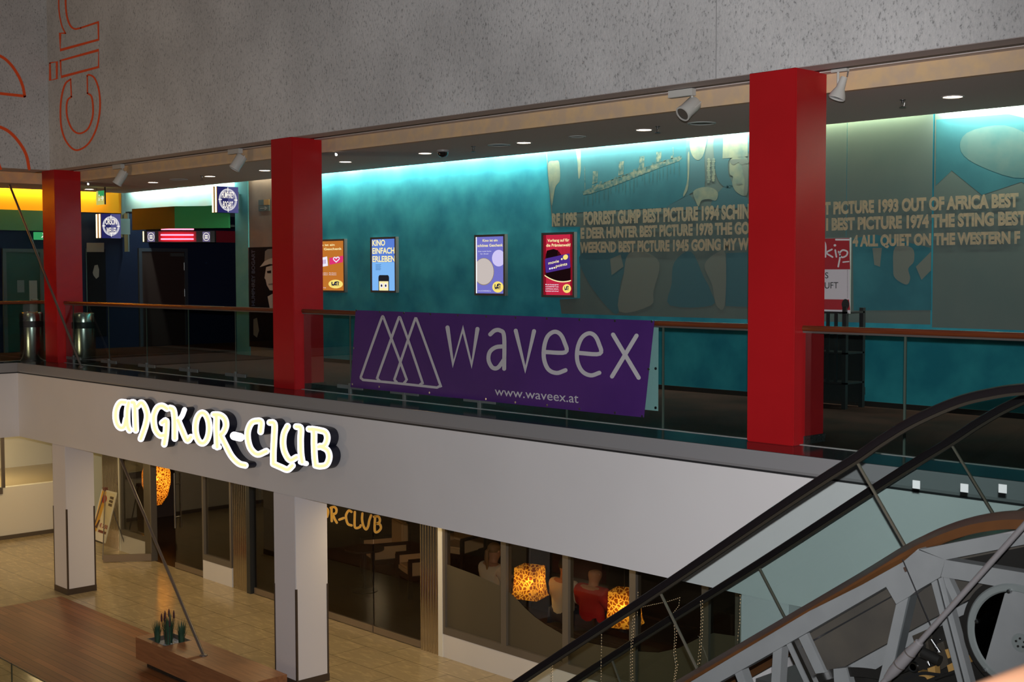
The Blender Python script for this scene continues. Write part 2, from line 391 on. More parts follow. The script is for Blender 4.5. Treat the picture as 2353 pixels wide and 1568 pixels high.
def text_geo(s, bold=0.0):
    key = (s, bold)
    if key in _tc: return _tc[key]
    cu = bpy.data.curves.new('t', 'FONT'); cu.body = s; cu.offset = bold; cu.resolution_u = 4
    o = bpy.data.objects.new('t', cu); COL.objects.link(o)
    dg = bpy.context.evaluated_depsgraph_get(); me = bpy.data.meshes.new_from_object(o.evaluated_get(dg))
    V = [(v.co.x, v.co.y) for v in me.vertices]; Fc = [tuple(p.vertices) for p in me.polygons]
    bpy.data.objects.remove(o); bpy.data.curves.remove(cu); bpy.data.meshes.remove(me)
    x0 = min(v[0] for v in V); x1 = max(v[0] for v in V); y0 = min(v[1] for v in V); y1 = max(v[1] for v in V)
    cap = 0.73
    V = [((v[0]-x0)/(x1-x0), (v[1])/cap) for v in V]
    _tc[key] = (V, Fc); return _tc[key]
def text(mb, s, fn, bold=0.0):
    """fn(s,t): s 0..1 along the line, t 0..1 from baseline to cap height"""
    V, Fc = text_geo(s, bold)
    return mb.add([fn(*v) for v in V], Fc)
def quadmap(bl, br, tl, tr=None):
    bl, br, tl = Vector(bl), Vector(br), Vector(tl); tr = Vector(tr) if tr is not None else tl+(br-bl)
    return lambda s, t: (bl*(1-s)+br*s)*(1-t)+(tl*(1-s)+tr*s)*t
def zoomY(ox, oy, s, Y): return lambda a, b: on_y(ox+a/s, oy+b/s, Y)
def zoomX(ox, oy, s, X): return lambda a, b: on_x(ox+a/s, oy+b/s, X)

ZL = -3.787           # lower floor
YS = 2.31             # shop front
YW = 3.957            # gallery back wall
ZC = 3.162            # gallery ceiling
ZB = 3.339            # underside of the upper wall
YB = 0.447
YG = 0.59             # balustrade glass

# ================================================================== THE SETTING
o = MB().box((-14, -16, ZL-0.2), (30, YS+0.0, ZL)).build('floor', TILES); struct(o)
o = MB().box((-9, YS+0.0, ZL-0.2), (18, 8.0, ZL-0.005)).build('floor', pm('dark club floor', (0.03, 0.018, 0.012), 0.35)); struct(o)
# gallery slab: fascia, cap, ledge and carpet
o = MB().box((0, 0, -1.296), (24, 0.5, -0.185)).build('trim_1', WHITE); struct(o)
o = MB().box((-0.5, -9, -1.296), (0, 0.5, -0.185)).build('trim_2', WHITE); struct(o)
o = MB().box((0.012, 0.012, -0.185), (24, 0.5, -0.165)).build('trim_3', CAPDARK); struct(o)
o = MB().box((-0.5, -9, -0.185), (-0.012, 0.012, -0.165)).build('trim_4', CAPDARK); struct(o)
o = MB().prism([(0, 0.0, -0.165), (0, 0.5, -0.165), (0, 0.5, -0.004), (0, 0.0, -0.004), (0, -0.004, -0.02), (0, -0.012, -0.14)], (24, 0, 0)).build('trim_5', CAPGREY); struct(o)
o = MB().box((-0.5, -9, -0.165), (0, 0.0, -0.004)).build('trim_6', CAPGREY); struct(o)
o = MB().box((0.0, 0.0, -0.004), (24, 0.556, 0.0)).box((-0.45, -9, -0.004), (0, 0.556, 0.0)).build('floor', GRANITE); struct(o)
o = MB().box((-6, 0.60, -0.30), (24, 8, 0.0)).box((-6, -9, -0.30), (-0.5, 0.60, 0.0)).build('floor', CARPET); struct(o)
o = MB().box((-0.45, 0.556, -0.1), (24, 0.60, 0.004)).box((-0.50, -9, -0.1), (-0.45, 0.60, 0.004)).build('trim_7', SHOE); struct(o)
o = MB().box((-6, 0.5, -1.296), (24, 8, -1.20)).box((-6, -9, -1.296), (-0.5, 0.5, -1.20)).build('ceiling', WHITE2); struct(o)
# upper walls of the hall
o = MB().box((0.465, YB, ZB), (24, 0.85, 9.0)).build('wall_front', PLASTER); struct(o)
o = MB().box((0.0, -10, ZB), (0.465, 0.85, 9.0)).build('wall_left', PLASTER); struct(o)
o = MB().box((13.0+1.92, YB-0.004, ZB), (13.0+1.93, YB+0.01, 9)).build('trim_8', pm('wall seam', (0.35, 0.35, 0.35), 0.8)); struct(o)
# soffit with the lamp track and the cream drop to the ceiling
o = MB().box((-0.2, 0.46, ZB-0.002), (24, 0.72, ZB+0.03)).box((-0.2, 0.80, ZB-0.012), (24, 0.93, ZB+0.03)).box((-0.3, -9, ZB-0.002), (0.45, 0.5, ZB+0.03)).build('ceiling', SOFFIT); struct(o)
o = MB().box((-0.2, 0.72, ZB-0.004), (24, 0.80, ZB+0.02)).build('trim_9', TRACK); struct(o)
o = MB().box((-0.6, 0.925, ZC), (24, 1.0, ZB+0.02)).box((-0.68, -9, ZC), (-0.6, 1.0, ZB+0.02)).build('trim_10', CREAM); struct(o)
o = MB().box((-0.62, 0.96, ZC+0.001), (24, 3.117, ZC+0.06)).box((-2.1, -9, ZC+0.001), (-0.62, 3.117, ZC+0.06)).build('ceiling', CEIL); struct(o)
COVE = pm('cove lining', (0.7, 0.7, 0.68), 0.9)
o = MB().box((-4, 3.06, ZC+0.06), (24, 3.117, ZC+0.16)).build('trim_11', COVE); struct(o)
o = MB().box((-4, 0.85, 4.1), (24, 5.0, 4.2)).box((-4, -9, 4.1), (0.0, 0.85, 4.2)).build('ceiling', pm('upper void', (0.05, 0.05, 0.05), 0.9)); struct(o)
# gallery back wall: teal, with the brown-grey length at its left end
o = MB().box((2.9, YW, -0.1), (24, YW+0.15, 4.1)).build('wall_back', TEAL); struct(o)
BROWNW = pm('brown grey plaster', (0.20, 0.15, 0.12), 0.8, vary=(3, (0.24, 0.18, 0.14), 0.4, 0.7))
o = MB().box((1.20, YW, -0.1), (2.9, YW+0.15, 4.1)).build('wall_back', BROWNW); struct(o)
o = MB().box((2.9, YW-0.012, 0.0), (24, YW, 0.06)).build('baseboard_back', pm('dark skirting', (0.02, 0.012, 0.01), 0.5)); struct(o)
# pale teal band over the opening of the cinema lobby, its end pier and the dark walls inside
BAND = pm('pale teal plaster', (0.26, 0.42, 0.40), 0.8, vary=(1.0, (0.33, 0.34, 0.30), 0.4, 0.65))
o = MB().box((-4.2, YW, 2.87), (0.74, YW+0.15, 4.1)).build('wall_lobby', BAND); struct(o)
PIER = pm('teal pier paint', (0.05, 0.26, 0.27), 0.75, vary=(2, (0.08, 0.32, 0.32), 0.35, 0.7))
o = MB().box((0.74, YW-0.02, 0), (1.20, YW+0.5, 4.1)).build('wall_pier', PIER); struct(o)
o = MB().box((-3.15, -9, 0), (-3.0, 9, 2.80)).build('wall_left', NAVY); struct(o)
ORANGE = pm('orange wall paint', (0.95, 0.36, 0.015), 0.8, spec=0.1)
o = MB().box((-3.15, -9, 2.80), (-2.94, 3.46, 4.1)).build('wall_left', ORANGE); struct(o)
o = MB().box((-2.96, 3.46, 2.3), (-2.90, 3.54, 4.1)).build('trim_12', pm('grey green pilaster', (0.09, 0.11, 0.115), 0.7)); struct(o)
o = MB().box((-3.0, 7.8, 0), (4, 8.0, 3.6)).build('wall_far', NAVY); struct(o)
o = MB().box((-3.0, YW+0.15, 2.95), (1.2, 8.0, 3.05)).build('ceiling', pm('lobby ceiling', (0.03, 0.03, 0.035), 0.8)); struct(o)
o = MB().box((-3.0, -9, 2.40), (-2.90, 1.95, 2.80)).build('trim_13', pm('green bulkhead paint', (0.035, 0.11, 0.04), 0.7)); struct(o)
# lower level: side walls and club shell
o = MB().box((-3.6, -6, ZL), (-3.45, 2.2, -2.74)).build('wall_left', WHITE2); struct(o)
o = MB().box((-3.6, 2.35, ZL), (-3.45, 3.4, -1.296)).build('wall_left', pm('pale green white wall', (0.66, 0.70, 0.52), 0.8)); struct(o)
o = MB().box((-6.2, -6, -2.86), (-3.6, 4.5, -2.76)).build('floor', pm('stair landing stone', (0.50, 0.40, 0.24), 0.25)); struct(o)
o = MB().box((-6.35, -8, -3.787), (-6.2, 5, -1.2)).build('wall_left', WHITE2); struct(o)
o = MB().box((-3.44, -6, ZL), (-3.42, 2.2, ZL+0.08)).build('baseboard_left', pm('stone skirting', (0.10, 0.08, 0.06), 0.4)); struct(o)
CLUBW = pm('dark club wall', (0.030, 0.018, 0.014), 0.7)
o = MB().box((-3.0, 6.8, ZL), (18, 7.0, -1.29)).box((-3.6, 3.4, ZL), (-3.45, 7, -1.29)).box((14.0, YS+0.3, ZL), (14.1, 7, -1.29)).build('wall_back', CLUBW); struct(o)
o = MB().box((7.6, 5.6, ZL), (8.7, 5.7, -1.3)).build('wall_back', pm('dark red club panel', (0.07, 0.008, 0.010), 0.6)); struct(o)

# ================================================================== RED COLUMNS
for x0, lab in ((15.30, 'tall red square column in the right half, nearest and largest of the three'),
                (7.42, 'red square column between the blue cinema lobby and the wall of lit posters'),
                (0.13, 'red square column at the far left corner, smallest of the three')):
    t = thing('red_column', lab, 'column', (x0+0.25, YB+0.24, 0), 'red columns of the gallery')
    MB().box((x0, YB, 0.0), (x0+0.509, YB+0.475, ZB+0.01)).build('shaft', RED, t, bevel=0.008)
    MB().box((x0-0.012, 0.605, 0.0), (x0+0.521, YB+0.487, 0.075)).build('skirting', GRANITE, t)
# ================================================================== GLASS RAILINGS
def railing(lab, x0, x1, joints, clamps, cut=()):
    t = thing('glass_railing', lab, 'railing', ((x0+x1)/2, YG, 0), 'glass railings along the gallery edge')
    MB().tube([(x0, YG, 1.045), (x1, YG, 1.045)], 0.027, 14).build('handrail', WOODRAIL, t, smooth=True)
    MB().box((x0, YG-0.012, 1.005), (x1, YG+0.012, 1.022)).build('rail_channel', STEELD, t)
    xs = [x0+0.02]+list(joints)+[x1-0.02]
    for a, b in zip(xs[:-1], xs[1:]):
        MB().box((a+0.006, YG-0.006, 0.004), (b-0.006, YG+0.006, 1.006)).build('glass_panel', GLASS, t)
    for j in joints:
        jw = 0.0055 if x1 < 8 else 0.010
        MB().box((j-jw, YG-0.0062, 0.006), (j+jw, YG+0.0062, 1.004)).build('joint', GLASSEDGE, t)
    for j in clamps:
        g = MB().box((j-0.27, YG-0.022, 0.07), (j+0.27, YG-0.007, 0.115)).box((j-0.02, YG-0.028, 0.005), (j+0.02, YG-0.007, 0.14))
        g.build('clamp', CLAMP, t)
    return t
railing('glass railing with wooden handrail in front of the dark cinema lobby', 0.64, 7.42, [0.97, 2.29, 3.59, 4.90, 6.23], [0.97, 2.29, 3.59, 4.90, 6.23])
railing('glass railing with wooden handrail behind the purple banner', 7.93, 15.30, [8.99, 10.10, 11.47, 12.85, 14.18], [8.99, 10.10, 11.47])
railing('glass railing with wooden handrail right of the largest red column', 15.81, 24, [16.82, 18.3, 19.8, 21.3, 22.8], [])
t = thing('glass_railing', 'short glass railing at the left picture edge beside the steel bin', 'railing', (-0.47, -3, 0), 'glass railings along the gallery edge')
MB().tube([(-0.08, -8, 1.045), (-0.08, 0.50, 1.045), (-0.05, 0.59, 1.045), (0.04, 0.62, 1.045), (0.13, 0.62, 1.045)], 0.027, 14).build('handrail', WOODRAIL, t, smooth=True)
for a, b in ((-8, -5.4), (-5.4, -2.7), (-2.7, 0.55)):
    MB().box((-0.086, a+0.01, 0.004), (-0.074, b-0.01, 1.02)).build('glass_panel', GLASS, t)
# ================================================================== BANNERS
Yb = 0.535
A, B_, C_, D_ = on_y(818, 713, Yb), on_y(1503, 737, Yb), on_y(1478, 960, Yb), on_y(806, 890, Yb)
bt = thing('purple_banner', 'wide purple cloth banner with pale triangles and lettering tied along the railing', 'banner', (11.6, Yb, 0.1))
def ban(s, t_, dy=0.0):
    p = (D_*(1-s)+C_*s)*(1-t_)+(A*(1-s)+B_*s)*t_
    return p+Vector((0, -0.012*math.sin(s*23)*(1-t_)*0.6-0.006*math.sin(s*9+1)+dy, 0))
NX, NY = 60, 8
mb = MB()
for dy in (0, 0.004):
    o0 = len(mb.v)
    for j in range(NY+1):
        for i in range(NX+1): mb.v.append(ban(i/NX, j/NY, dy))
    for j in range(NY):
        for i in range(NX):
            q = o0+j*(NX+1)+i; mb.f.append((q, q+1, q+NX+2, q+NX+1))
mb.build('cloth', PURPLE, bt, smooth=True)
_e1 = (B_-A); _ez = (A-D_)
def uvban(u, v):
    """where a point of the picture lies on the banner's plane, lifted onto the cloth"""
    p = on_y(u, v, Yb); d = p-D_
    # invert the bilinear patch by a few Newton steps
    s, t_ = 0.5, 0.5
    for _ in range(8):
        q = (D_*(1-s)+C_*s)*(1-t_)+(A*(1-s)+B_*s)*t_
        ds = (C_-D_)*(1-t_)+(B_-A)*t_; dt = (A*(1-s)+B_*s)-(D_*(1-s)+C_*s)
        r = p-q; det = ds.x*dt.z-ds.z*dt.x
        s += (r.x*dt.z-r.z*dt.x)/det; t_ += (ds.x*r.z-ds.z*r.x)/det
    return ban(s, t_, -0.005)
zb = lambda a, b: uvban(600+a/2.0284, 680+b/2.0284)
mb = MB()
for st, cl in (([(480,392),(470,380),(476,360),(560,118),(570,102),(580,118),(672,372),(677,392),(666,407)], False),
               ([(556,397),(547,385),(553,360),(637,121),(647,106),(657,121),(748,388),(752,405),(742,414)], False),
               ([(632,402),(623,390),(630,368),(713,126),(722,111),(732,126),(832,402),(836,418),(822,428)], False)):
    ribbon(mb, st, 11.5, zb, smooth=True, k=4)
ribbon(mb, [(480,392),(600,404),(720,417),(822,428)], 11.5, zb, smooth=False)
mb.build('triangle_logo', PRINTGREY, bt)
LET = {'letter_w': [[(869,148),(895,318),(940,155),(980,322),(1008,155)]],
       'letter_a': [[(1068,180),(1090,162),(1115,162),(1134,190),(1135,340)], [(1135,236),(1095,240),(1066,262),(1060,300),(1078,334),(1105,335),(1135,296)]],
       'letter_v': [[(1189,163),(1235,344),(1275,165)]],
       'letter_e': [[(1322,262),(1421,263),(1416,215),(1396,178),(1368,168),(1338,190),(1322,240),(1322,298),(1342,344),(1380,360),(1421,347)]],
       'letter_x': [[(1643,181),(1760,382)], [(1751,186),(1639,376)]]}
E2 = [[(1478,266),(1582,270),(1577,222),(1558,186),(1530,175),(1498,196),(1478,246),(1477,304),(1500,352),(1540,371),(1580,359)]]
for nm, sts in list(LET.items())+[('letter_e', E2)]:
    mb = MB()
    for st in sts: ribbon(mb, st, 19.5, zb, smooth=nm in ('letter_a', 'letter_e'), k=5)
    mb.build(nm, PRINTGREY, bt)
mb = MB(); q0 = lambda s, t_: zb(1090+(1482-1090)*s, 463+37*s-(42-(-4)*s)*t_)
text(mb, 'www.waveex.at', q0, 0.004).build('web_address', PRINTGREY, bt)
EYE = pm('steel eyelet', (0.7, 0.7, 0.7), 0.2, metal=1.0)
for a, b in [(447,68),(557,75),(668,80),(790,86),(917,91),(1050,97),(1188,102),(1335,106),(1488,112),(1652,117),(1822,120),
             (430,412),(555,424),(788,452),(1048,482),(1190,497),(1335,510),(1488,527),(1653,545),(1775,562),(436,244),(1806,342)]:
    p = zb(a, b); MB().lathe([(0.006, -0.004), (0.013, -0.004), (0.013, 0.001), (0.006, 0.001)], p, 12, 'Y').build('eyelet', EYE, bt, smooth=True)
p1, p2, p3 = on_y(1513, 750, 0.64), on_y(1513, 945, 0.64), on_y(1440, 950, 0.64)
t = thing('white_banner', 'white-backed banner behind the glass, only its right edge past the purple banner', 'banner', (11.6, 0.64, 0.1))
MB().box((9.3, 0.638, p2.z), (p1.x, 0.642, p1.z+0.02)).build('cloth', BANNERWHITE, t)
for z in (p2.z+0.03, (p1.z+p2.z)/2):
    MB().lathe([(0.006, -0.006), (0.014, -0.006), (0.014, 0)], (p1.x-0.03, 0.638, z), 12, 'Y').build('eyelet', BLACK, t)
# ================================================================== LETTERED SHOP SIGN
st_ = thing('illuminated_sign', 'glowing white channel-letter sign of the club on the white fascia', 'sign', (6.7, -0.02, -0.8))
LFACE = em('white lit acrylic', (0.95, 0.92, 1.0), 2.0); LCORE = em('pale yellow lit acrylic', (1.0, 0.97, 0.50), 1.0)
LSIDE = pm('dark navy letter return', (0.012, 0.014, 0.028), 0.4)
zs = zoomY(240, 890, 4.278, -0.14)
SIGN = [
 ('letter_a', [([(205,150),(155,152),(120,210),(110,290),(126,365),(160,400),(195,385),(215,310)],1),([(165,152),(205,150),(245,152)],0),([(238,155),(224,230),(222,320),(230,390),(247,425)],1)]),
 ('letter_n', [([(270,150),(296,165),(303,300),(308,425)],1),([(322,190),(362,152),(398,195),(420,275),(408,360),(383,440),(358,508)],1)]),
 ('letter_g', [([(615,212),(570,185),(522,200),(488,270),(484,345),(502,425),(545,475),(595,472)],1),([(568,352),(606,330),(607,410),(600,490),(588,562)],1)]),
 ('letter_k', [([(645,205),(676,222),(690,300),(692,400),(692,505)],1),([(787,222),(762,285),(722,335)],0),([(722,325),(762,420),(812,525),(850,492)],1)]),
 ('letter_o', 'ring'),
 ('letter_r', [([(1073,270),(1100,290),(1100,400),(1105,500),(1108,590)],1),([(1085,270),(1135,275),(1180,310),(1195,375),(1172,440),(1138,470)],1),([(1140,470),(1190,570),(1250,680),(1320,750),(1385,770)],1),([(1080,585),(1130,593)],0)]),
 ('hyphen', [([(1275,480),(1335,494)],1)]),
 ('letter_c', [([(1535,440),(1542,345),(1500,332),(1445,352),(1410,430),(1410,520),(1440,610),(1505,662),(1592,630)],1)]),
 ('letter_l', [([(1625,348),(1670,362),(1668,500),(1660,640),(1660,755)],1),([(1660,755),(1735,788),(1800,812),(1848,772)],1)]),
 ('letter_u', [([(1800,385),(1765,460),(1756,560),(1776,650),(1825,718),(1888,690)],1),([(1885,388),(1930,405),(1928,520),(1932,650),(1945,738)],1),([(1925,738),(1985,752)],0)]),
 ('letter_b', [([(2010,412),(2056,430),(2060,560),(2066,690),(2076,770)],1),([(2040,412),(2110,424),(2172,445),(2190,505),(2165,570),(2105,588)],1),([(2120,580),(2190,620),(2210,690),(2182,762),(2122,778),(2075,770)],1)]),
]
DEP = Vector((0, 0.118, 0))
for nm, sts in SIGN:
    b1, b2, b3 = MB(), MB(), MB()
    zs_back = lambda a, b: zs(a, b)+Vector((0, 0.002, 0))
    zs_core = lambda a, b: zs(a, b)+Vector((0, -0.0015, 0))
    if sts == 'ring':
        ring = [(962+68*math.cos(2*PI*i/16), 403+150*math.sin(2*PI*i/16)) for i in range(16)]
        ribbon(b1, ring, 66, zs_back, DEP, True, True); ribbon(b2, ring, 65, zs, None, True, True); ribbon(b3, ring, 30, zs_core, None, True, True)
    else:
        wid = 84 if nm == 'hyphen' else 65
        for pts, core in sts:
            ww = wid-(16 if not core else 0)
            ribbon(b1, pts, ww+1, zs_back, DEP); ribbon(b2, pts, ww, zs)
            if core and nm != 'hyphen': ribbon(b3, pts, 30, zs_core)
    L = b1.build(nm, LSIDE, st_)
    b2.build('letter_face', LFACE, L)
    if b3.v: b3.build('letter_core', LCORE, L)
# ================================================================== OUTLINED LETTERING ON THE UPPER WALLS
ORL = pm('orange red wall paint', (0.95, 0.10, 0.012), 0.7)
za = zoomY(0, 0, 3.7326, YB-0.004)
t = thing('painted_lettering', 'sideways orange outlined letters painted on the plaster wall facing right of the corner', 'lettering', (1.2, YB-0.004, 4))
mb = MB()
ribbon(mb, [(605,680),(560,720),(530,820),(518,950),(526,1090),(560,1200),(620,1275),(680,1285),(760,1230),(820,1120),(850,1000),(858,880),(845,760),(810,670),(765,642),(748,650)], 15, za)
ribbon(mb, [(748,650),(750,800)], 11, za); ribbon(mb, [(750,800),(785,830),(798,930),(790,1020),(750,1110),(680,1145),(620,1110),(580,1020),(570,930),(580,860),(612,830)], 15, za)
ribbon(mb, [(612,830),(605,680)], 11, za); mb.build('letter_c', ORL, t)
mb = MB(); ribbon(mb, [(518,520),(845,430),(845,575),(525,660),(518,520)], 15, za, smooth=False)
ribbon(mb, [(428,540),(487,530),(487,675),(430,690),(428,540)], 13, za, smooth=False); mb.build('letter_i', ORL, t)
mb = MB(); ribbon(mb, [(560,285),(515,285),(517,430),(845,340),(842,190),(690,240)], 15, za, smooth=False)
ribbon(mb, [(690,240),(640,248),(600,215),(572,130),(562,0),(570,-120)], 15, za); ribbon(mb, [(560,285),(530,220),(508,110),(503,0),(510,-120)], 11, za); mb.build('letter_r', ORL, t)
zx = zoomX(0, 0, 3.7326, 0.469)
t = thing('painted_lettering', 'large orange curved outlines painted on the plaster wall at the left picture edge', 'lettering', (0.469, -1, 4))
mb = MB(); ribbon(mb, [(-330,470),(-150,430),(0,480),(85,545),(155,645),(195,740),(212,825)], 24, zx); ribbon(mb, [(-330,780),(0,802),(212,825)], 24, zx, smooth=False); mb.build('curve_outline', ORL, t)
mb = MB(); ribbon(mb, [(-330,1060),(-150,1050),(0,1090),(90,1140),(170,1230),(225,1330),(250,1448)], 26, zx); mb.build('curve_outline', ORL, t)
mb = MB(); ribbon(mb, [(-330,1250),(-60,1340),(6,1448)], 22, zx); mb.build('curve_outline', ORL, t)
# ================================================================== CEILING FITTINGS
LAMPON = em('lit lamp', (1.0, 0.80, 0.62), 14)
RIM = pm('lamp rim', (0.45, 0.43, 0.40), 0.4)
dl = [(12.69, 'recessed ceiling downlight just left of the largest red column'), (10.72, 'recessed ceiling downlight above the blue poster with two pale discs'),
      (8.79, 'recessed ceiling downlight left of the black dome camera'), (6.97, 'recessed ceiling downlight just right of the middle red column'),
      (4.83, 'recessed ceiling downlight just left of the middle red column'), (3.16, 'recessed ceiling downlight left of the white spotlight over the lobby'),
      (1.21, 'recessed ceiling downlight over the green canopy, second from the left'), (-1.31, 'recessed ceiling downlight beside the small hanging green exit sign'),
      (16.45, 'recessed ceiling downlight in the upper right, nearest to the camera')]
for i, (x, lab) in enumerate(dl):
    y = 2.0
    t = thing('downlight', lab, 'ceiling light', (x, y, ZC), 'recessed downlights in the gallery ceiling')
    MB().lathe([(0.085, 0.0), (0.105, 0.0), (0.105, -0.006), (0.09, -0.008), (0.085, 0.0)], (x, y, ZC), 24).build('rim', RIM, t, smooth=True)
    MB().lathe([(0.0001, -0.004), (0.086, -0.0035)], (x, y, ZC), 24).build('lamp', LAMPON, t)
    light('downlight_beam', 'SPOT', (x, y, ZC-0.02), 4.5, (1.0, 0.78, 0.55), (x, y, 0), spot_size=1.3, spot_blend=0.7, shadow_soft_size=0.05)
for x, lab, r in ((13.55, 'round ceiling speaker beside the white spotlight by the largest red column', 0.15), (10.31, 'round ceiling speaker above the blue poster with pale discs', 0.14),
               (11.68, 'flat round ceiling plate between two downlights over the mural edge', 0.10), (2.19, 'round ceiling speaker over the cinema lobby', 0.15)):
    t = thing('ceiling_speaker', lab, 'speaker', (x, 1.96, ZC), 'round speakers in the gallery ceiling')
    MB().lathe([(r-0.03, -0.001), (r-0.02, -0.012), (r, -0.010), (r+0.005, -0.001)], (x, 1.96, ZC), 28).build('ring', pm('pale speaker ring', (0.38, 0.42, 0.40), 0.4), t, smooth=True)
    MB().lathe([(0.0001, -0.004), (0.5*r, -0.007), (r-0.02, -0.003)], (x, 1.96, ZC), 28).build('grille', pm('speaker grille', (0.10, 0.11, 0.10), 0.6), t, smooth=True)
for x, lab in ((13.01, 'ceiling sprinkler head beside the downlight left of the largest red column'), (16.02, 'ceiling sprinkler head between the upper right spotlight and downlight'),
               (9.93, 'ceiling sprinkler head right of the black dome camera'), (3.14, 'ceiling sprinkler head over the cinema lobby')):
    t = thing('sprinkler', lab, 'sprinkler', (x, 1.86, ZC), 'sprinkler heads in the gallery ceiling')
    SPR = pm('sprinkler metal', (0.12, 0.12, 0.12), 0.3, metal=0.8)
    MB().lathe([(0.028, 0), (0.028, -0.006), (0.012, -0.01), (0.012, -0.03)], (x, 1.86, ZC), 14).build('body', SPR, t, smooth=True)
    MB().tube([(x-0.02, 1.86, ZC-0.028), (x-0.014, 1.86, ZC-0.06), (x, 1.86, ZC-0.065), (x+0.014, 1.86, ZC-0.06), (x+0.02, 1.86, ZC-0.028)], 0.003, 6).build('yoke', SPR, t)
    MB().lathe([(0.0001, -0.066), (0.032, -0.068), (0.03, -0.072), (0.0001, -0.072)], (x, 1.86, ZC), 14).build('deflector', SPR, t)
t = thing('dome_camera', 'small black dome camera on the gallery ceiling', 'security camera', (9.28, 1.9, ZC))
MB().lathe([(0.085, 0), (0.085, -0.02), (0.07, -0.03)], (9.28, 1.9, ZC), 24).build('base', pm('camera base', (0.30, 0.30, 0.30), 0.4), t, smooth=True)
MB().lathe([(0.07, -0.028), (0.066, -0.06), (0.045, -0.085), (0.0001, -0.095)], (9.28, 1.9, ZC), 24).build('dome', pm('black dome', (0.01, 0.01, 0.01), 0.08, coat=1), t, smooth=True)
for x, y, lab in ((8.16, 0.99, 'tiny white halogen spot at the ceiling edge right of the middle red column'), (0.56, 1.1, 'tiny white halogen spot at the ceiling edge above the hanging exit sign')):
    t = thing('halogen_spot', lab, 'spotlight', (x, y, ZC), 'tiny halogen spots')
    MB().tube([(x, y, ZC), (x, y, ZC-0.03)], 0.012, 10).build('stem', BLACK, t)
    MB().tube([(x-0.01, y, ZC-0.02), (x+0.015, y-0.01, ZC-0.045)], [0.011, 0.017], 12).build('head', em('lit halogen', (1, 0.96, 0.9), 3), t)
def can_light(u, v, lab, L, R, aim, box_=True):
    """cylindrical track spotlight whose head is centred on the point of the track plane seen at (u, v)"""
    y = 0.76; c = on_y(u, v, y)
    t = thing('track_spotlight', lab, 'spotlight', (c.x, y, ZB), 'white spotlights on the ceiling track')
    d = Vector(aim).normalized(); a = c-d*L*0.5; b = c+d*L*0.5
    top = Vector((a.x+0.02, y, ZB-0.012))
    if box_:
        MB().box((top.x-0.27, y-0.035, ZB-0.075), (top.x+0.03, y+0.035, ZB-0.006)).build('track_adapter', LAMPWHITE, t, bevel=0.004)
    MB().tube([top, (a+d*0.04)], 0.012, 10).build('arm', LAMPWHITE, t, smooth=True)
    MB().tube([a-d*0.006, a, a+d*0.01, b-d*0.03, b-d*0.028, b, b+d*0.001], [R*0.7, R*0.93, R, R, R*1.06, R*1.06, R*0.86], 28, caps=False).build('head', LAMPWHITE, t, smooth=True)
    MB().tube([b-d*0.012, b-d*0.01], [R*0.9, R*0.9], 28).build('lens', pm('dark lamp lens', (0.10, 0.095, 0.085), 0.15, coat=0.6), t)
    MB().bar(a+Vector((R*0.9, 0, 0)), c+Vector((R*0.9, 0, 0)), 0.02, 0.012).build('bracket', LAMPWHITE, t)
    return t
can_light(1583, 249, 'white cylindrical track spotlight left of the largest red column', 0.21, 0.075, (-0.1, -0.8, -0.6))
can_light(547, 374, 'white cylindrical track spotlight just left of the middle red column', 0.23, 0.078, (-0.22, -0.5, -0.87))
can_light(277, 409, 'white cylindrical track spotlight at far left over the lobby entrance', 0.25, 0.075, (-0.25, -0.45, -0.87))
# bell-shaped reflector lamp
y = 0.78; c = on_y(1930, 205, y)
t = thing('reflector_spotlight', 'white bell-shaped reflector spotlight right of the largest red column', 'spotlight', (c.x, y, ZB), 'white spotlights on the ceiling track')
MB().box((c.x-0.08, y-0.025, ZB-0.03), (c.x+0.08, y+0.025, ZB-0.006)).build('track_adapter', LAMPWHITE, t, bevel=0.003)
MB().tube([(c.x-0.02, y, ZB-0.02), (c.x-0.02, y, ZB-0.20)], 0.012, 10).build('arm', LAMPWHITE, t)
d = Vector((-0.22, -0.25, -0.94)).normalized(); a = c-d*0.11
MB().tube([a, a+d*0.06, a+d*0.10, a+d*0.16, a+d*0.19, a+d*0.20], [0.03, 0.036, 0.04, 0.068, 0.076, 0.070], 24, caps=False).build('bell', LAMPWHITE, t, smooth=True)
MB().tube([a+d*0.185, a+d*0.188], [0.068, 0.068], 24).build('bulb_glass', pm('lamp mirror', (0.35, 0.36, 0.4), 0.12, metal=0.9), t)
MB().tube([a+Vector((0.03, 0, 0.05)), a+Vector((0.05, 0, 0.10)), a+Vector((0.03, 0, 0.0))], 0.006, 6).build('wire', BLACK, t)
# ================================================================== MURAL ON THE BACK WALL
FILM = pm('grey green mural film', (0.075, 0.112, 0.106), 0.7, vary=(1.4, (0.092, 0.122, 0.112), 0.35, 0.7))
MTEAL = pm('mural teal', (0.014, 0.105, 0.135), 0.7, vary=(2.5, (0.022, 0.135, 0.165), 0.4, 0.7)); MTEAL2 = pm('mural deep teal', (0.036, 0.105, 0.125), 0.7)
MTAN = pm('mural tan', (0.21, 0.225, 0.155), 0.7, vary=(6, (0.10, 0.155, 0.14), 0.38, 0.7)); MTAN2 = pm('mural dull tan', (0.125, 0.145, 0.125), 0.7)
LETT = pm('tan wall lettering', (0.34, 0.26, 0.165), 0.7, vary=(20, (0.26, 0.225, 0.155), 0.4, 0.6))
zm = lambda k: zoomY(1240, 220, 2.9038, YW-0.004-0.0005*k)
t = thing('wall_mural', 'film mural with a ship and a face left of the largest red column', 'mural', (11.2, YW-0.004, 0.97))
mf = zm(0)
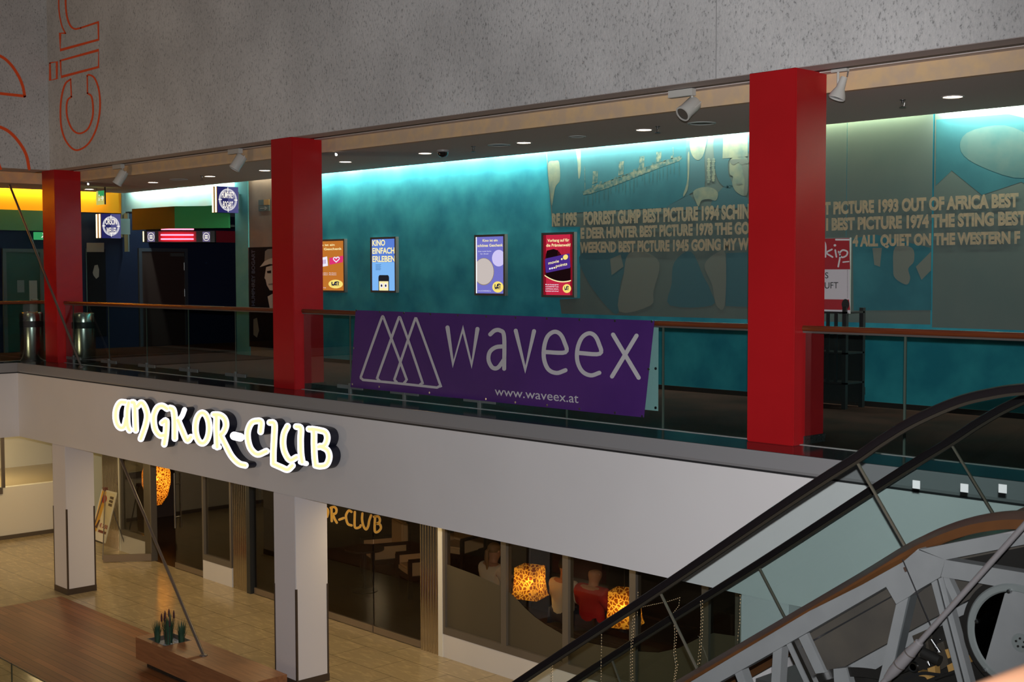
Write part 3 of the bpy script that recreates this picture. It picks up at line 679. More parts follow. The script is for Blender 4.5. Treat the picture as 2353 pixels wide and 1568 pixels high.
def Pm(mbx, pts, k, fn=None, soft=True):
    P_ = [(p.x, p.y) for p in smooth_pts(pts, 4, True)] if soft and len(pts) > 4 else pts
    mbx.face([(fn or zm)(k)(*p) for p in P_]); return mbx
top = lambda x: 372-0.0925*x-40
p0 = [(38, top(38)), (85, 877), (270, 875), (270, 1352), (133, 1360), (146, 1455)]
P3 = [mf(*p) for p in p0]; zbot = P3[-1].z
P3 += [Vector((14.085, YW-0.004, zbot)), Vector((14.085, YW-0.004, P3[0].z))]
MB().face(P3).build('film', FILM, t)
mb = MB(); Pm(mb, [(45, 345), (1100, 250), (1010, 560), (975, 670), (835, 748), (86, 790)], 1, None, False); mb.build('night_sea', MTEAL, t)
mb = MB()
hull = [(285, 640), (330, 622), (450, 572), (600, 515), (750, 462), (880, 418), (945, 400), (950, 418), (930, 436), (800, 482), (640, 545), (480, 608), (340, 655), (292, 662)]
Pm(mb, hull, 2, None, False)
for i in range(22):
    x = 350+i*25; yb = 622-(x-330)*0.362; hh = random.choice((6, 10, 16, 22)); Pm(mb, [(x, yb), (x+16, yb-6), (x+16, yb-6-hh), (x, yb-hh)], 2, None, False)
for x, y0_, y1_ in ((352, 505, 590), (525, 440, 535), (662, 405, 492), (775, 375, 450)): Pm(mb, [(x, y1_), (x+34, y1_-12), (x+38, y0_-3), (x+4, y0_)], 2, None, False)
for x, y0_, y1_ in ((300, 470, 625), (890, 345, 412)): ribbon(mb, [(x, y0_), (x+3, y1_)], 4, zm(2), smooth=False)
mb.build('lit_ship', pm('mural ship tan', (0.02, 0.09, 0.10), 0.7, vary=(16, (0.20, 0.20, 0.13), 0.40, 0.68)), t)
mb = MB()
for i in range(26):
    x = 300+i*25+random.uniform(-8, 8); yy = 655-(x-290)*0.37+20; Pm(mb, [(x, yy), (x+6, yy), (x+5, yy+random.uniform(30, 110)), (x+1, yy+random.uniform(30, 110))], 2)
o = mb.build('water_streaks', pm('mural streak', (0.025, 0.095, 0.105), 0.7), t); o['kind'] = 'stuff'
mb = MB(); Pm(mb, [(58, 450), (100, 435), (130, 445), (136, 560), (110, 600), (98, 640), (82, 735), (70, 640), (60, 560)], 2); Pm(mb, [(243, 350), (270, 350), (275, 480), (268, 545), (258, 545), (252, 440)], 2); mb.build('standing_figures', MTAN, t)
mb = MB(); Pm(mb, [(985, 262), (1120, 250), (1100, 400), (1100, 610), (1030, 640), (960, 670), (985, 560)], 2); Pm(mb, [(1180, 250), (1385, 235), (1385, 400), (1270, 420), (1260, 520), (1290, 600), (1250, 620), (1190, 560), (1165, 430)], 2); Pm(mb, [(835, 748), (1000, 660), (1080, 760), (830, 765)], 2); mb.build('dark_hair', MTEAL2, t)
mb = MB(); Pm(mb, [(1010, 290), (1110, 280), (1090, 400), (1050, 430), (1010, 380)], 3); Pm(mb, [(988, 395), (1000, 395), (992, 600), (965, 668), (958, 660), (985, 560)], 3)
Pm(mb, [(1275, 425), (1330, 412), (1388, 430), (1388, 640), (1360, 668), (1310, 640), (1285, 590), (1290, 540), (1268, 520)], 3); Pm(mb, [(1225, 260), (1388, 250), (1388, 405), (1220, 420)], 3)
Pm(mb, [(1025, 640), (1080, 612), (1150, 615), (1190, 650), (1175, 700), (1130, 690), (1080, 700), (1060, 740), (1040, 700)], 3)
mb.build('portrait', MTAN, t)
mb = MB(); Pm(mb, [(1275, 428), (1330, 424), (1388, 428), (1388, 455), (1350, 462), (1325, 446), (1295, 462), (1274, 448)], 4); Pm(mb, [(1350, 470), (1388, 465), (1388, 640), (1362, 655), (1368, 560)], 4); Pm(mb, [(1310, 586), (1350, 580), (1352, 592), (1318, 596)], 4); mb.build('face_shading', MTAN2, t); mb = MB(); Pm(mb, [(1205, 630), (1280, 600), (1390, 690), (1390, 742), (1150, 745)], 2)
mb.build('portrait_shadow', MTEAL2, t)
mb = MB()
for i in range(11):
    disc2(mb, (1128+2*math.sin(i), 425+i*15), 12 if i % 2 else 9, 9, zm(4)); disc2(mb, (1160+2*math.cos(i), 425+i*14), 11 if i % 2 else 9, 9, zm(4))
mb.build('bead_strings', MTAN, t)
for q_ in ([(285, 1050), (590, 1040), (540, 1250), (525, 1450), (440, 1400), (300, 1200)], [(900, 1110), (1010, 1040), (1090, 1200), (1140, 1300), (1150, 1400), (870, 1400), (880, 1260)], [(1245, 1050), (1390, 1045), (1390, 1410), (1240, 1405)]):
    Pm(MB(), q_, 1).build('figure_shadow', MTEAL2, t)
for q_ in ([(590, 1060), (700, 1040), (800, 1120), (760, 1300), (740, 1400), (530, 1440), (560, 1200)], [(1100, 1130), (1180, 1050), (1240, 1060), (1235, 1400), (1180, 1400), (1150, 1260)], [(470, 1090), (540, 1060), (560, 1140), (480, 1200)]):
    Pm(MB(), q_, 2).build('figure', MTAN2, t)
def wall_line(s, u0, u1, vb, vt, u1b=None):
    bl = on_y(u0, vb, YW-0.0072); tl = on_y(u0, vt, YW-0.0072); br = on_y(u1, 500, YW-0.0072)
    mbx = MB(); text(mbx, s, quadmap(bl, (br.x, bl.y, bl.z), tl), 0.055); return mbx
for s, a in (('RE 1995   FORREST GUMP BEST PICTURE 1994 SCHIN', (1268, 1722, 518.5, 491)), ('E DEER HUNTER BEST PICTURE 1978 THE GO', (1334, 1722, 547.5, 524)), ('WEEKEND BEST PICTURE 1945 GOING MY W', (1332, 1722, 580, 557))):
    wall_line(s, *a).build('lettering', LETT, t)
zr = lambda k: zoomY(1840, 80, 2.3064, YW-0.004-0.0005*k)
t = thing('wall_mural', 'grey green film mural with lettering right of the largest red column', 'mural', (16.5, YW-0.004, 0.97))
MB().face([(14.09, YW-0.004, zbot), (15.17, YW-0.004, zbot), (15.17, YW-0.004, 3.75), (14.09, YW-0.004, 3.75)]).face([(15.19, YW-0.004, zbot-0.03), (20, YW-0.004, zbot-0.03), (20, YW-0.004, 3.75), (15.19, YW-0.004, 3.75)]).build('film', FILM, t)
def Pr(mbx, pts, k, soft=True): return Pm(mbx, pts, k, zr, soft)
mb = MB(); Pr(mb, [(275, 1080), (400, 1060), (690, 1130), (692, 1460), (280, 1462)], 1, False); Pr(mb, [(718, 450), (1100, 420), (1300, 470), (1300, 860), (1170, 780), (960, 850), (800, 720), (715, 800)], 1, False); mb.build('teal_shape', MTEAL, t)
mb = MB(); Pr(mb, [(880, 520), (1080, 480), (1250, 560), (1300, 640), (1180, 760), (960, 700), (850, 620)], 2); mb.build('pale_shape', pm('mural pale', (0.075, 0.145, 0.145), 0.7, vary=(3, (0.03, 0.12, 0.135), 0.4, 0.7)), t)
mb = MB(); Pr(mb, [(500, 1125), (590, 1130), (600, 1200), (570, 1240), (580, 1290), (560, 1325), (500, 1290), (490, 1240)], 2); Pr(mb, [(610, 1230), (690, 1150), (690, 1250), (640, 1300)], 2); Pr(mb, [(380, 1130), (430, 1130), (420, 1230), (390, 1220)], 2); mb.build('hand_shapes', MTAN2, t)
for s, a in (('T PICTURE 1993 OUT OF AFRICA BEST', (1893, 2340, 492, 465)), ('I BEST PICTURE 1974 THE STING BEST', (1898, 2359, 528.7, 502)), ('4 ALL QUIET ON THE WESTERN F', (1959, 2345, 565.6, 541))):
    wall_line(s, *a).build('lettering', LETT, t)
# ================================================================== LIT POSTERS ON THE BACK WALL
YL = YW-0.06
GRP = 'lit poster boxes on the teal wall'
def lightbox(u0, v0, u1, v1, lab, bg, bgs):
    """outer corners of the front seen at (u0,v0)-(u1,v1)"""
    a, b = on_y(u0, v1, YL), on_y(u1, v0, YL)
    x0, x1, z0, z1 = a.x, b.x, a.z, b.z
    t = thing('poster_lightbox', lab, 'lit poster', ((x0+x1)/2, YW, z0), GRP)
    fr = 0.032
    g = MB().box((x0, YL, z0), (x0+fr, YW, z1)).box((x1-fr, YL, z0), (x1, YW, z1)).box((x0+fr, YL, z0), (x1-fr, YW, z0+fr)).box((x0+fr, YL, z1-fr), (x1-fr, YW, z1))
    g.build('frame', BEZEL, t)
    MB().box((x1, YL+0.012, z0), (x1+0.004, YW, z1)).build('side_profile', BEZELS, t)
    fn = lambda k: (lambda s, q: Vector((x0+fr+(x1-x0-2*fr)*s, YL+0.012-0.0012*k, z0+fr+(z1-z0-2*fr)*q)))
    MB().face([fn(0)(0, 0), fn(0)(1, 0), fn(0)(1, 1), fn(0)(0, 1)]).build('print', em(lab[:12]+' print', bg, bgs), t)
    return t, fn
YEL = em('lit yellow', (1.0, 0.80, 0.20), 0.95); YELP = em('lit pale yellow', (1.0, 0.88, 0.45), 1.0); INK = em('lit ink', (0.03, 0.03, 0.10), 0.5); LWHITE = em('lit white', (0.90, 0.88, 1.0), 0.95)
def tx(t, fn, k, s, x0, x1, y0, h, m, bold=0.02, name='lettering'):
    f = fn(k); mb = MB(); text(mb, s, lambda a, b: f(x0+(x1-x0)*a, y0+h*b), bold); mb.build(name, m, t)
def uci(t, fn, cx, cy, rx, ry):
    disc = MB(); disc2(disc, (cx, cy), rx, ry, fn(2)); d = disc.build('logo_disc', YEL, t)
    mb = MB(); f = fn(3)
    ribbon(mb, [(cx-rx*0.50, cy+ry*0.38), (cx-rx*0.50, cy-ry*0.08), (cx-rx*0.36, cy-ry*0.2), (cx-rx*0.16, cy-ry*0.12)], rx*0.14, f)
    ribbon(mb, [(cx+rx*0.12, cy+ry*0.22), (cx-rx*0.04, cy+ry*0.28), (cx-rx*0.16, cy+ry*0.1), (cx-rx*0.1, cy-ry*0.1), (cx+rx*0.14, cy-ry*0.14)], rx*0.14, f)
    ribbon(mb, [(cx+rx*0.36, cy+ry*0.18), (cx+rx*0.36, cy-ry*0.16)], rx*0.14, f); ribbon(mb, [(cx-rx*0.1, cy+ry*0.42), (cx+rx*0.2, cy+ry*0.52), (cx+rx*0.46, cy+ry*0.42)], rx*0.1, f)
    mb.build('logo_letters', INK, d)
    mb = MB(); text(mb, 'KINOWELT', lambda a, b: f(cx-rx*0.6+rx*1.2*a, cy-ry*0.45+ry*0.12*b), 0.02); mb.build('logo_caption', INK, d)
# orange gift poster, partly behind the middle column
t, fn = lightbox(702, 549, 791, 671, 'orange lit poster partly hidden by the middle red column', (0.62, 0.20, 0.03), 0.85)
tx(t, fn, 1, 'Kino ist ein', 0.26, 0.76, 0.905, 0.045, YELP); tx(t, fn, 1, 'schönes Geschenk', 0.06, 0.95, 0.82, 0.048, YELP)
mb = MB(); f = fn(1); mb.face([f(0.05, 0.44), f(0.58, 0.50), f(0.56, 0.69), f(0.05, 0.62)]); mb.build('ticket', LWHITE, t)
mb = MB(); f = fn(2)
for i in range(12): mb.face([f(0.12+i*0.035, 0.50+i*0.004), f(0.135+i*0.035, 0.50+i*0.004), f(0.135+i*0.035, 0.585+i*0.004), f(0.12+i*0.035, 0.585+i*0.004)])
mb.build('barcode', em('lit violet', (0.40, 0.12, 0.45), 0.8), t)
mb = MB(); f = fn(1); mb.face([f(0.62, 0.52), f(0.97, 0.57), f(0.99, 0.70), f(0.62, 0.66)]); cc = mb.build('pink_card', em('lit pink', (0.85, 0.04, 0.20), 0.85), t)
mb = MB(); ribbon(mb, [(0.80, 0.575), (0.73, 0.63), (0.745, 0.665), (0.785, 0.665), (0.80, 0.645), (0.825, 0.67), (0.87, 0.668), (0.88, 0.635), (0.80, 0.575)], 0.022, fn(2)); mb.build('heart', LWHITE, cc)
for q in (0.345, 0.31): tx(t, fn, 1, '- - - -  - - - - - -' if 0 else 'Für jeden Anlass', 0.28, 0.80, q, 0.022, LWHITE, 0.0)
tx(t, fn, 1, 'www.UCI-KINOWELT.at', 0.06, 0.52, 0.045, 0.02, LWHITE, 0.01); uci(t, fn, 0.78, 0.13, 0.19, 0.088)
# blue phone poster
t, fn = lightbox(851.5, 544, 909, 672, 'bright blue lit poster with large yellow capitals and a phone', (0.22, 0.50, 0.95), 0.95)
MB().face([fn(1)(0, 0.55), fn(1)(1, 0.55), fn(1)(1, 1), fn(1)(0, 1)]).build('sky_print', em('lit deep blue', (0.12, 0.25, 0.78), 0.85), t)
for s, x1, q in (('KINO', 0.58, 0.875), ('EINFACH', 0.98, 0.72), ('ERLEBEN', 1.0, 0.56)): tx(t, fn, 2, s, 0.02, x1, q, 0.115, YELP, 0.03)
f = fn(2); mb = MB()
for i in range(6): mb.face([f(0.16, 0.50-i*0.02), f(0.40-0.03*(i % 2), 0.50-i*0.02), f(0.40-0.03*(i % 2), 0.507-i*0.02), f(0.16, 0.507-i*0.02)])
mb.build('small_print', em('lit blue ink', (0.06, 0.2, 0.5), 0.7), t)
mb = MB(); mb.face([f(0.28, 0.0), f(0.74, 0.0), f(0.74, 0.25), f(0.73, 0.28), f(0.69, 0.30), f(0.33, 0.30), f(0.29, 0.28), f(0.28, 0.25)]); ph = mb.build('phone', em('lit phone black', (0.03, 0.03, 0.04), 0.5), t)
MB().face([fn(3)(0.31, 0), fn(3)(0.71, 0), fn(3)(0.71, 0.18), fn(3)(0.31, 0.18)]).build('phone_screen', YELP, ph)
for cx_ in (0.42, 0.60):
    MB().face([fn(4)(cx_-0.06, 0.05), fn(4)(cx_+0.06, 0.05), fn(4)(cx_+0.06, 0.14), fn(4)(cx_-0.06, 0.14)]).build('app_tile', LWHITE, ph)
    mb = MB(); disc2(mb, (cx_, 0.095), 0.035, 0.024, fn(5)); mb.build('app_symbol', INK, ph)
# violet gift poster with two discs
t, fn = lightbox(1090, 538, 1159.5, 679, 'violet blue lit poster with two large pale discs', (0.20, 0.20, 0.66), 0.85)
tx(t, fn, 1, 'Kino ist ein', 0.24, 0.78, 0.915, 0.045, YELP); tx(t, fn, 1, 'schönes Geschenk', 0.05, 0.97, 0.825, 0.05, YELP)
for i, s in enumerate(('Eine runde Sache', 'für Zwei!')): tx(t, fn, 1, s, 0.08+0.08*i, 0.55-0.1*i, 0.735-i*0.045, 0.022, LWHITE, 0.0)
def clipdisc(mb, cx, cy, rx, ry, fn_):
    mb.face([fn_(min(1, max(0, cx+rx*math.cos(2*PI*i/40))), cy+ry*math.sin(2*PI*i/40)) for i in range(40)]); return mb
clipdisc(MB(), 0.82, 0.62, 0.24, 0.145, fn(1)).build('small_disc', em('lit lilac', (0.66, 0.60, 0.95), 0.95), t)
clipdisc(MB(), 0.28, 0.385, 0.375, 0.242, fn(2)).build('disc_rim', em('lit bronze rim', (0.35, 0.27, 0.18), 0.8), t); clipdisc(MB(), 0.28, 0.388, 0.36, 0.232, fn(3)).build('large_disc', em('lit parchment', (0.60, 0.53, 0.50), 0.95), t)
MB().face([fn(4)(0, 0), fn(4)(0.03, 0), fn(4)(0.03, 1), fn(4)(0, 1)]).build('light_gap', em('bright light gap', (1, 1, 1), 1.5), t)
tx(t, fn, 1, 'www.UCI-KINOWELT.at', 0.06, 0.54, 0.035, 0.02, LWHITE, 0.01); uci(t, fn, 0.79, 0.115, 0.20, 0.098)
# crimson points poster
t, fn = lightbox(1244, 533, 1319, 683, 'crimson lit poster with a tilted purple card', (0.62, 0.025, 0.065), 0.85)
DR = em('lit dark crimson', (0.28, 0.008, 0.02), 0.8)
f = fn(1); MB().face([f(0, 0), f(0.09, 0), f(0.09, 1), f(0, 1)]).face([f(0.91, 0), f(1, 0), f(1, 1), f(0.91, 1)]).build('side_curtain', DR, t)
tx(t, fn, 2, 'Vorhang auf für', 0.14, 0.88, 0.885, 0.05, YELP); tx(t, fn, 2, 'die Prämienwelt!', 0.10, 0.92, 0.805, 0.05, YELP)
mb = MB(); f = fn(1)
for i in range(9): mb.face([f(0.5+i*0.048, 0.60), f(0.515+i*0.048, 0.60), f(0.515+i*0.048, 0.78), f(0.5+i*0.048, 0.78)])
mb.build('curtain_folds', DR, t)
mb = MB(); mb.face([f(0.05, 0.325)]+[f(0.05+0.88*i/12, 0.325-0.30*(i/12)*(1-i/12*0.72)) for i in range(1, 13)]+[f(0.93, 0.46), f(0.5, 0.74), f(0.35, 0.765), f(0.12, 0.74), f(0.05, 0.6)]); mb.build('stage_dark', em('lit stage black', (0.02, 0.006, 0.008), 0.5), t)
mb = MB(); ribbon(mb, [(0.05+0.88*i/12, 0.325-0.30*(i/12)*(1-i/12*0.72)) for i in range(13)], 0.018, fn(2), smooth=False); mb.build('gold_arc', YELP, t)
card = lambda k: (lambda a, b: fn(k)(0.055+0.84*a+0.03*(1-b), 0.365+0.085*a+0.24*b))
mb = MB(); g = card(3); mb.face([g(0.03, 0), g(0.97, 0), g(1, 0.06), g(1, 0.94), g(0.97, 1), g(0.03, 1), g(0, 0.94), g(0, 0.06)]); cd = mb.build('purple_card', em('lit card purple', (0.075, 0.03, 0.27), 0.9), t)
mb = MB(); text(mb, 'movie', lambda a, b: card(4)(0.13+0.43*a, 0.55+0.20*b), 0.02); mb.build('lettering', YELP, cd)
mb = MB(); text(mb, 'points', lambda a, b: card(4)(0.42+0.46*a, 0.24+0.20*b), 0.02); mb.build('lettering', YELP, cd)
for a, b, rx, m in ((0.18, 0.24, 0.036, LWHITE), (0.27, 0.24, 0.036, LWHITE), (0.36, 0.24, 0.036, YELP), (0.68, 0.72, 0.036, YELP), (0.83, 0.80, 0.10, YEL)):
    disc2(MB(), (a, b), rx, rx*1.75, card(4)).build('card_dot', m, cd)
for i, s in enumerate(('Mit dem Bonusprogramm', 'der UCI KINOWELT Vorteile', 'und Prämien sichern.', 'Kundenkarte zahlt sich aus!')): tx(t, fn, 2, s, 0.07, 0.52, 0.165-i*0.036, 0.02, LWHITE, 0.02)
uci(t, fn, 0.80, 0.11, 0.14, 0.072)
# ================================================================== LOWER COLUMNS
GUARD = pm('brown metal corner guard', (0.10, 0.075, 0.06), 0.35, metal=0.5)
COLW = pm('white column paint', (0.70, 0.68, 0.70), 0.55, spec=0.3)
for x0, w_, lab, zg in ((8.07, 0.50, 'white square column of the lower floor beside the wooden bench end', -2.5), (1.33, 0.50, 'white square column of the lower floor at the corner of the wooden deck', -2.35),
                    (15.58, 0.50, 'white square column of the lower floor behind the escalator glass', -2.5)):
    t = thing('white_column', lab, 'column', (x0+0.25, 0.27, ZL), 'white columns under the gallery')
    y0, y1 = 0.004, 0.50
    MB().box((x0, y0, ZL), (x0+w_, y1, -1.300)).build('shaft', COLW, t, bevel=0.006)
    MB().box((x0-0.008, y0-0.008, ZL), (x0+w_+0.008, y1+0.008, ZL+0.10)).build('skirting', GUARD, t)
    for a, b in ((x0+w_-0.018, y0-0.004), (x0-0.004, y0-0.004), (x0+w_-0.018, y1-0.022)):
        MB().box((a, b, ZL+0.10), (a+0.022, b+0.026, zg)).build('corner_guard', GUARD, t)
# ================================================================== SHOP FRONT OF THE CLUB
FRAME = pm('bronze grey window frame', (0.17, 0.15, 0.125), 0.4, metal=0.4)
DGL = glassm('tinted shop glass', (0.62, 0.58, 0.50)); DGL2 = glassm('dark door glass', (0.52, 0.48, 0.41))
FILMB = glassm('brown privacy film', (0.16, 0.135, 0.10), 1.25)
PRIV = pm('frosted brown film', (0.085, 0.070, 0.045), 0.5, spec=0.3)
CHROME = pm('fluted chrome', (0.62, 0.56, 0.48), 0.13, metal=1.0)
PLINTH = pm('white plinth', (0.66, 0.64, 0.62), 0.6)
ZT = -1.30; ZP = -3.46
def pilaster(lab, x0, x1):
    n = max(5, int((x1-x0)/0.055)); mb = MB(); dx = (x1-x0)/n
    prof = []
    for i in range(n):
        for k in range(7):
            a = PI*k/6; prof.append((x0+dx*(i+0.5)-dx*0.5*math.cos(a), YS-0.02-0.028*math.sin(a)))
    P = [Vector((x, y, ZL)) for x, y in prof]; h = Vector((0, 0, ZT-ZL))
    for a, b in zip(P[:-1], P[1:]): mb.face([a, b, b+h, a+h])
    mb.face([P[0], P[0]+h, Vector((x0, YS+0.05, ZT)), Vector((x0, YS+0.05, ZL))]); mb.face([P[-1], P[-1]+h, Vector((x1, YS+0.05, ZT)), Vector((x1, YS+0.05, ZL))])
    mb.face([Vector((x0, YS+0.05, ZL)), Vector((x1, YS+0.05, ZL)), Vector((x1, YS+0.05, ZT)), Vector((x0, YS+0.05, ZT))])
    o = mb.build('fluted_pilaster', CHROME); tag(o, lab, 'pilaster', 'fluted metal pilasters of the shop front'); return o
pilaster('fluted metal pilaster behind the easel sign', -1.56, -0.85)
pilaster('fluted metal pilaster left of the dark sliding doors', 3.27, 3.74)
pilaster('shiny fluted metal pilaster right of the lettered dark doors', 8.29, 8.70)
FILMLINE = [(1020,1294),(1093,1321),(1157,1350),(1184,1372),(1208,1398),(1230,1418),(1254,1435),(1295,1459),(1330,1471),(1370,1481),(1440,1496),(1514,1500),(1560,1490),(1606,1467),(1640,1455),(1720,1466)]
FL = [on_y(u, v, YS-0.004) for u, v in FILMLINE]
wn = [0]
def shop_window(x0, x1, film=False, zp=ZP, m=DGL, fr=0.05, plinth=True, zf=0.10):
    wn[0] += 1
    t = bpy.data.objects.new('window_%d' % wn[0], None); COL.objects.link(t); t.location = (x0, YS, ZL); struct(t); WL[t.name_full] = Vector((x0, YS, ZL))
    MB().box((x0, YS-0.05, zp), (x1, YS+0.05, zp+zf)).box((x0, YS-0.05, zp+zf), (x0+fr, YS+0.05, ZT)).box((x1-fr, YS-0.05, zp+zf), (x1, YS+0.05, ZT)).build('frame', FRAME, t)
    MB().box((x0+fr, YS-0.006, zp+zf), (x1-fr, YS+0.006, ZT)).build('pane', m, t)
    if plinth: MB().box((x0, YS-0.045, ZL), (x1, YS+0.05, zp)).build('plinth', PLINTH, t)
    if film:
        pts = [p for p in FL if x0+fr < p.x < x1-fr]
        def at_x(x):
            for a, b in zip(FL[:-1], FL[1:]):
                if a.x <= x <= b.x: return a.z+(b.z-a.z)*(x-a.x)/(b.x-a.x)
            return FL[-1].z
        poly = [Vector((x0+fr, YS-0.012, zp+zf))]+[Vector((x1-fr, YS-0.012, zp+zf))]+[Vector((x1-fr, YS-0.012, at_x(x1-fr)))]+[Vector((p.x, YS-0.012, p.z)) for p in reversed(pts)]+[Vector((x0+fr, YS-0.012, at_x(x0+fr)))]
        MB().face(poly).build('privacy_film', PRIV, t)
    return t
shop_window(-0.80, 0.20); shop_window(2.28, 3.24)
for a, b in ((8.80, 10.04), (10.04, 11.18), (11.18, 12.30), (12.30, 13.39), (13.39, 13.86)): shop_window(a, b, film=True)
o = MB().box((8.71, YS-0.06, ZL), (8.80, YS+0.05, ZT)).box((-0.85, YS-0.06, ZL), (-0.80, YS+0.05, ZT)).build('trim_14', WHITE2); struct(o)
o = MB().box((0.20, YS-0.06, ZL), (0.45, YS+0.06, ZT)).build('trim_15', FRAME); struct(o)
o = MB().box((3.75, YS-0.07, ZL), (3.86, YS+0.05, ZT)).build('trim_16', pm('dark door frame', (0.04, 0.042, 0.042), 0.35, metal=0.3)); struct(o)
o = MB().box((13.86, YS-0.02, ZL), (24, YS+0.3, ZT)).build('wall_shop', WHITE2); struct(o)
def glass_leaf(name, lab, a, b, m, rail=0.11, handle=None, z1=-1.42):
    """glass door leaf between floor points a and b"""
    a = Vector((a[0], a[1], 0)); b = Vector((b[0], b[1], 0)); d = (b-a).normalized(); n = Vector((-d.y, d.x, 0))
    t = thing(name, lab, 'door', ((a.x+b.x)/2, (a.y+b.y)/2, ZL))
    def slab(s0, s1, z0, z1_, th, nm, mm):
        p = a+d*s0-n*th/2; q = a+d*s1-n*th/2
        MB().prism([Vector((p.x, p.y, z0)), Vector((q.x, q.y, z0)), Vector((q.x, q.y, z1_)), Vector((p.x, p.y, z1_))], n*th).build(nm, mm, t)
    L = (b-a).length
    slab(0, L, ZL+0.012, ZL+rail, 0.045, 'door_rail', pm('satin door rail', (0.32, 0.26, 0.20), 0.3, metal=0.7)); slab(0.005, L-0.005, ZL+rail, z1, 0.012, 'glass', m)
    if handle is not None:
        for sg in (1, -1):
            p = a+d*handle+n*sg*0.06
            MB().tube([(p.x, p.y, ZL+0.75), (p.x, p.y, ZL+1.75)], 0.016, 10).build('pull_bar', STEEL, t, smooth=True)
            for z in (0.95, 1.55):
                c0 = a+d*handle; MB().tube([(c0.x, c0.y, ZL+z), (p.x, p.y, ZL+z)], 0.010, 8).build('bar_mount', STEEL, t)
    return t
glass_leaf('glass_door', 'closed tinted glass door leaf with upright steel pull bar', (1.25, YS), (2.26, YS), DGL2, handle=0.10)
glass_leaf('glass_door', 'clear glass door leaf swung open behind the easel sign', (0.42, 2.26), (-0.09, 1.56), glassm('clear door glass', (0.84, 0.84, 0.78)), rail=0.14)
glass_leaf('sliding_glass_door', 'dark glass sliding door leaf left of the middle white column', (3.90, YS), (5.45, YS), DGL2)
t = glass_leaf('sliding_glass_door', 'dark glass sliding door leaf carrying yellow club lettering', (5.47, YS), (7.15, YS), DGL2)
mb = MB(); bl, br, tl = on_y(752, 1203, YS-0.012), on_y(877, 1226, YS-0.012), on_y(752, 1164, YS-0.012)
zd = zoomY(740, 1140, 6.03, YS-0.012)
LY = pm('yellow window lettering', (0.62, 0.36, 0.05), 0.5); LYE = pm('pale lettering edge', (0.60, 0.42, 0.22), 0.5)
STR = [[(20,160),(70,180),(85,230),(70,290)], [(130,160),(135,350)], [(120,165),(170,155),(200,190),(190,240),(145,255)], [(150,255),(175,320),(205,372)], [(240,330),(300,308)],
       [(408,222),(370,205),(335,260),(335,320),(360,390),(410,410)], [(455,225),(455,430),(520,435),(535,410)], [(560,245),(555,330),(575,420),(610,465),(640,420),(655,340),(680,270)],
       [(735,285),(730,480),(770,500),(815,450),(800,395),(755,385)], [(720,290),(775,285),(800,320),(795,365),(755,385)]]
for wdt, mm, nm, dy in ((34, LYE, 'lettering_edge', 0), (24, LY, 'lettering', -0.002)):
    mb = MB()
    for s_ in STR: ribbon(mb, s_, wdt, lambda a, b: zd(a, b)+Vector((0, dy, 0)))
    mb.build(nm, mm, t)
glass_leaf('sliding_glass_door', 'dark glass sliding door leaf beside the shiny fluted pilaster', (7.17, YS), (8.27, YS), DGL2)
# ------------------------------------------------------------------ club interior: lamps, armchairs, guests
BULB = em('lit bulb', (1.0, 0.62, 0.22), 55)
def square_lamp(x, y, z0, z1, lab, w_top=0.162, w_bot=0.205, ang=0.5):
    t = thing('pendant_lamp', lab, 'lamp', (x, y, z1), 'leopard pattern pendant lamps in the club')
    mb = MB(); N = 4; lev = [(0, w_top*1.0), (0.12, w_top*1.02), (0.55, w_top*1.04), (0.8, w_top*1.12), (1.0, w_bot)]
    def ringp(f_, w_):
        z = z1+(z0-z1)*f_; c = []
        for k in range(4):
            a = ang+PI/4+k*PI/2
            for j in range(4):
                a2 = a+PI/2; p = Vector((math.cos(a), math.sin(a), 0)).lerp(Vector((math.cos(a2), math.sin(a2), 0)), j/4)*(w_*1.414); c.append(Vector((x+p.x, y+p.y, z)))
        return c
    R_ = [ringp(*l) for l in lev]; n = 16; mb.v = [p for r_ in R_ for p in r_]
    for i in range(len(R_)-1):
        for k in range(n): mb.f.append((i*n+k, i*n+(k+1) % n, (i+1)*n+(k+1) % n, (i+1)*n+k))
    mb.build('lamp_shade', LEOPARD, t)
    MB().tube([(x, y, z1+0.02), (x, y, ZT)], 0.006, 6).build('cord', BLACK, t)
    MB().ball((x, y, z1+(z0-z1)*0.5), 0.05, 8).build('bulb', BULB, t)
    light('pendant_bulb', 'POINT', (x, y, z1+(z0-z1)*0.5), 13, (1.0, 0.55, 0.16), shadow_soft_size=0.045)
square_lamp(9.46, 3.3, -3.0, -2.57, 'leopard pattern square pendant lamp hanging left of the guests', ang=0.35)
square_lamp(11.24, 3.3, -3.05, -2.59, 'leopard pattern square pendant lamp right of the guest in red', ang=0.35)
t = thing('pendant_lamp', 'tall oval leopard pattern lamp glowing in the open doorway', 'lamp', (-1.27, 3.5, -2.0), 'leopard pattern pendant lamps in the club')
cx_, cy_ = -1.32, 3.3
MB().lathe([(0.10, -2.05), (0.22, -2.2), (0.28, -2.45), (0.28, -2.65), (0.22, -2.9), (0.10, -3.08)], (cx_, cy_, 0), 28).build('lamp_shade', LEOPARD, t, smooth=True)
MB().tube([(cx_, cy_, -2.05), (cx_, cy_, ZT)], 0.006, 6).build('cord', BLACK, t); MB().ball((cx_, cy_, -2.55), 0.04, 8).build('bulb', BULB, t)
light('pendant_bulb', 'POINT', (cx_, cy_, -2.55), 16, (1.0, 0.42, 0.12), shadow_soft_size=0.045)
CUSH = pm('beige chair cushion', (0.75, 0.52, 0.30), 0.8); DWOOD = pm('dark chair wood', (0.02, 0.012, 0.009), 0.4)
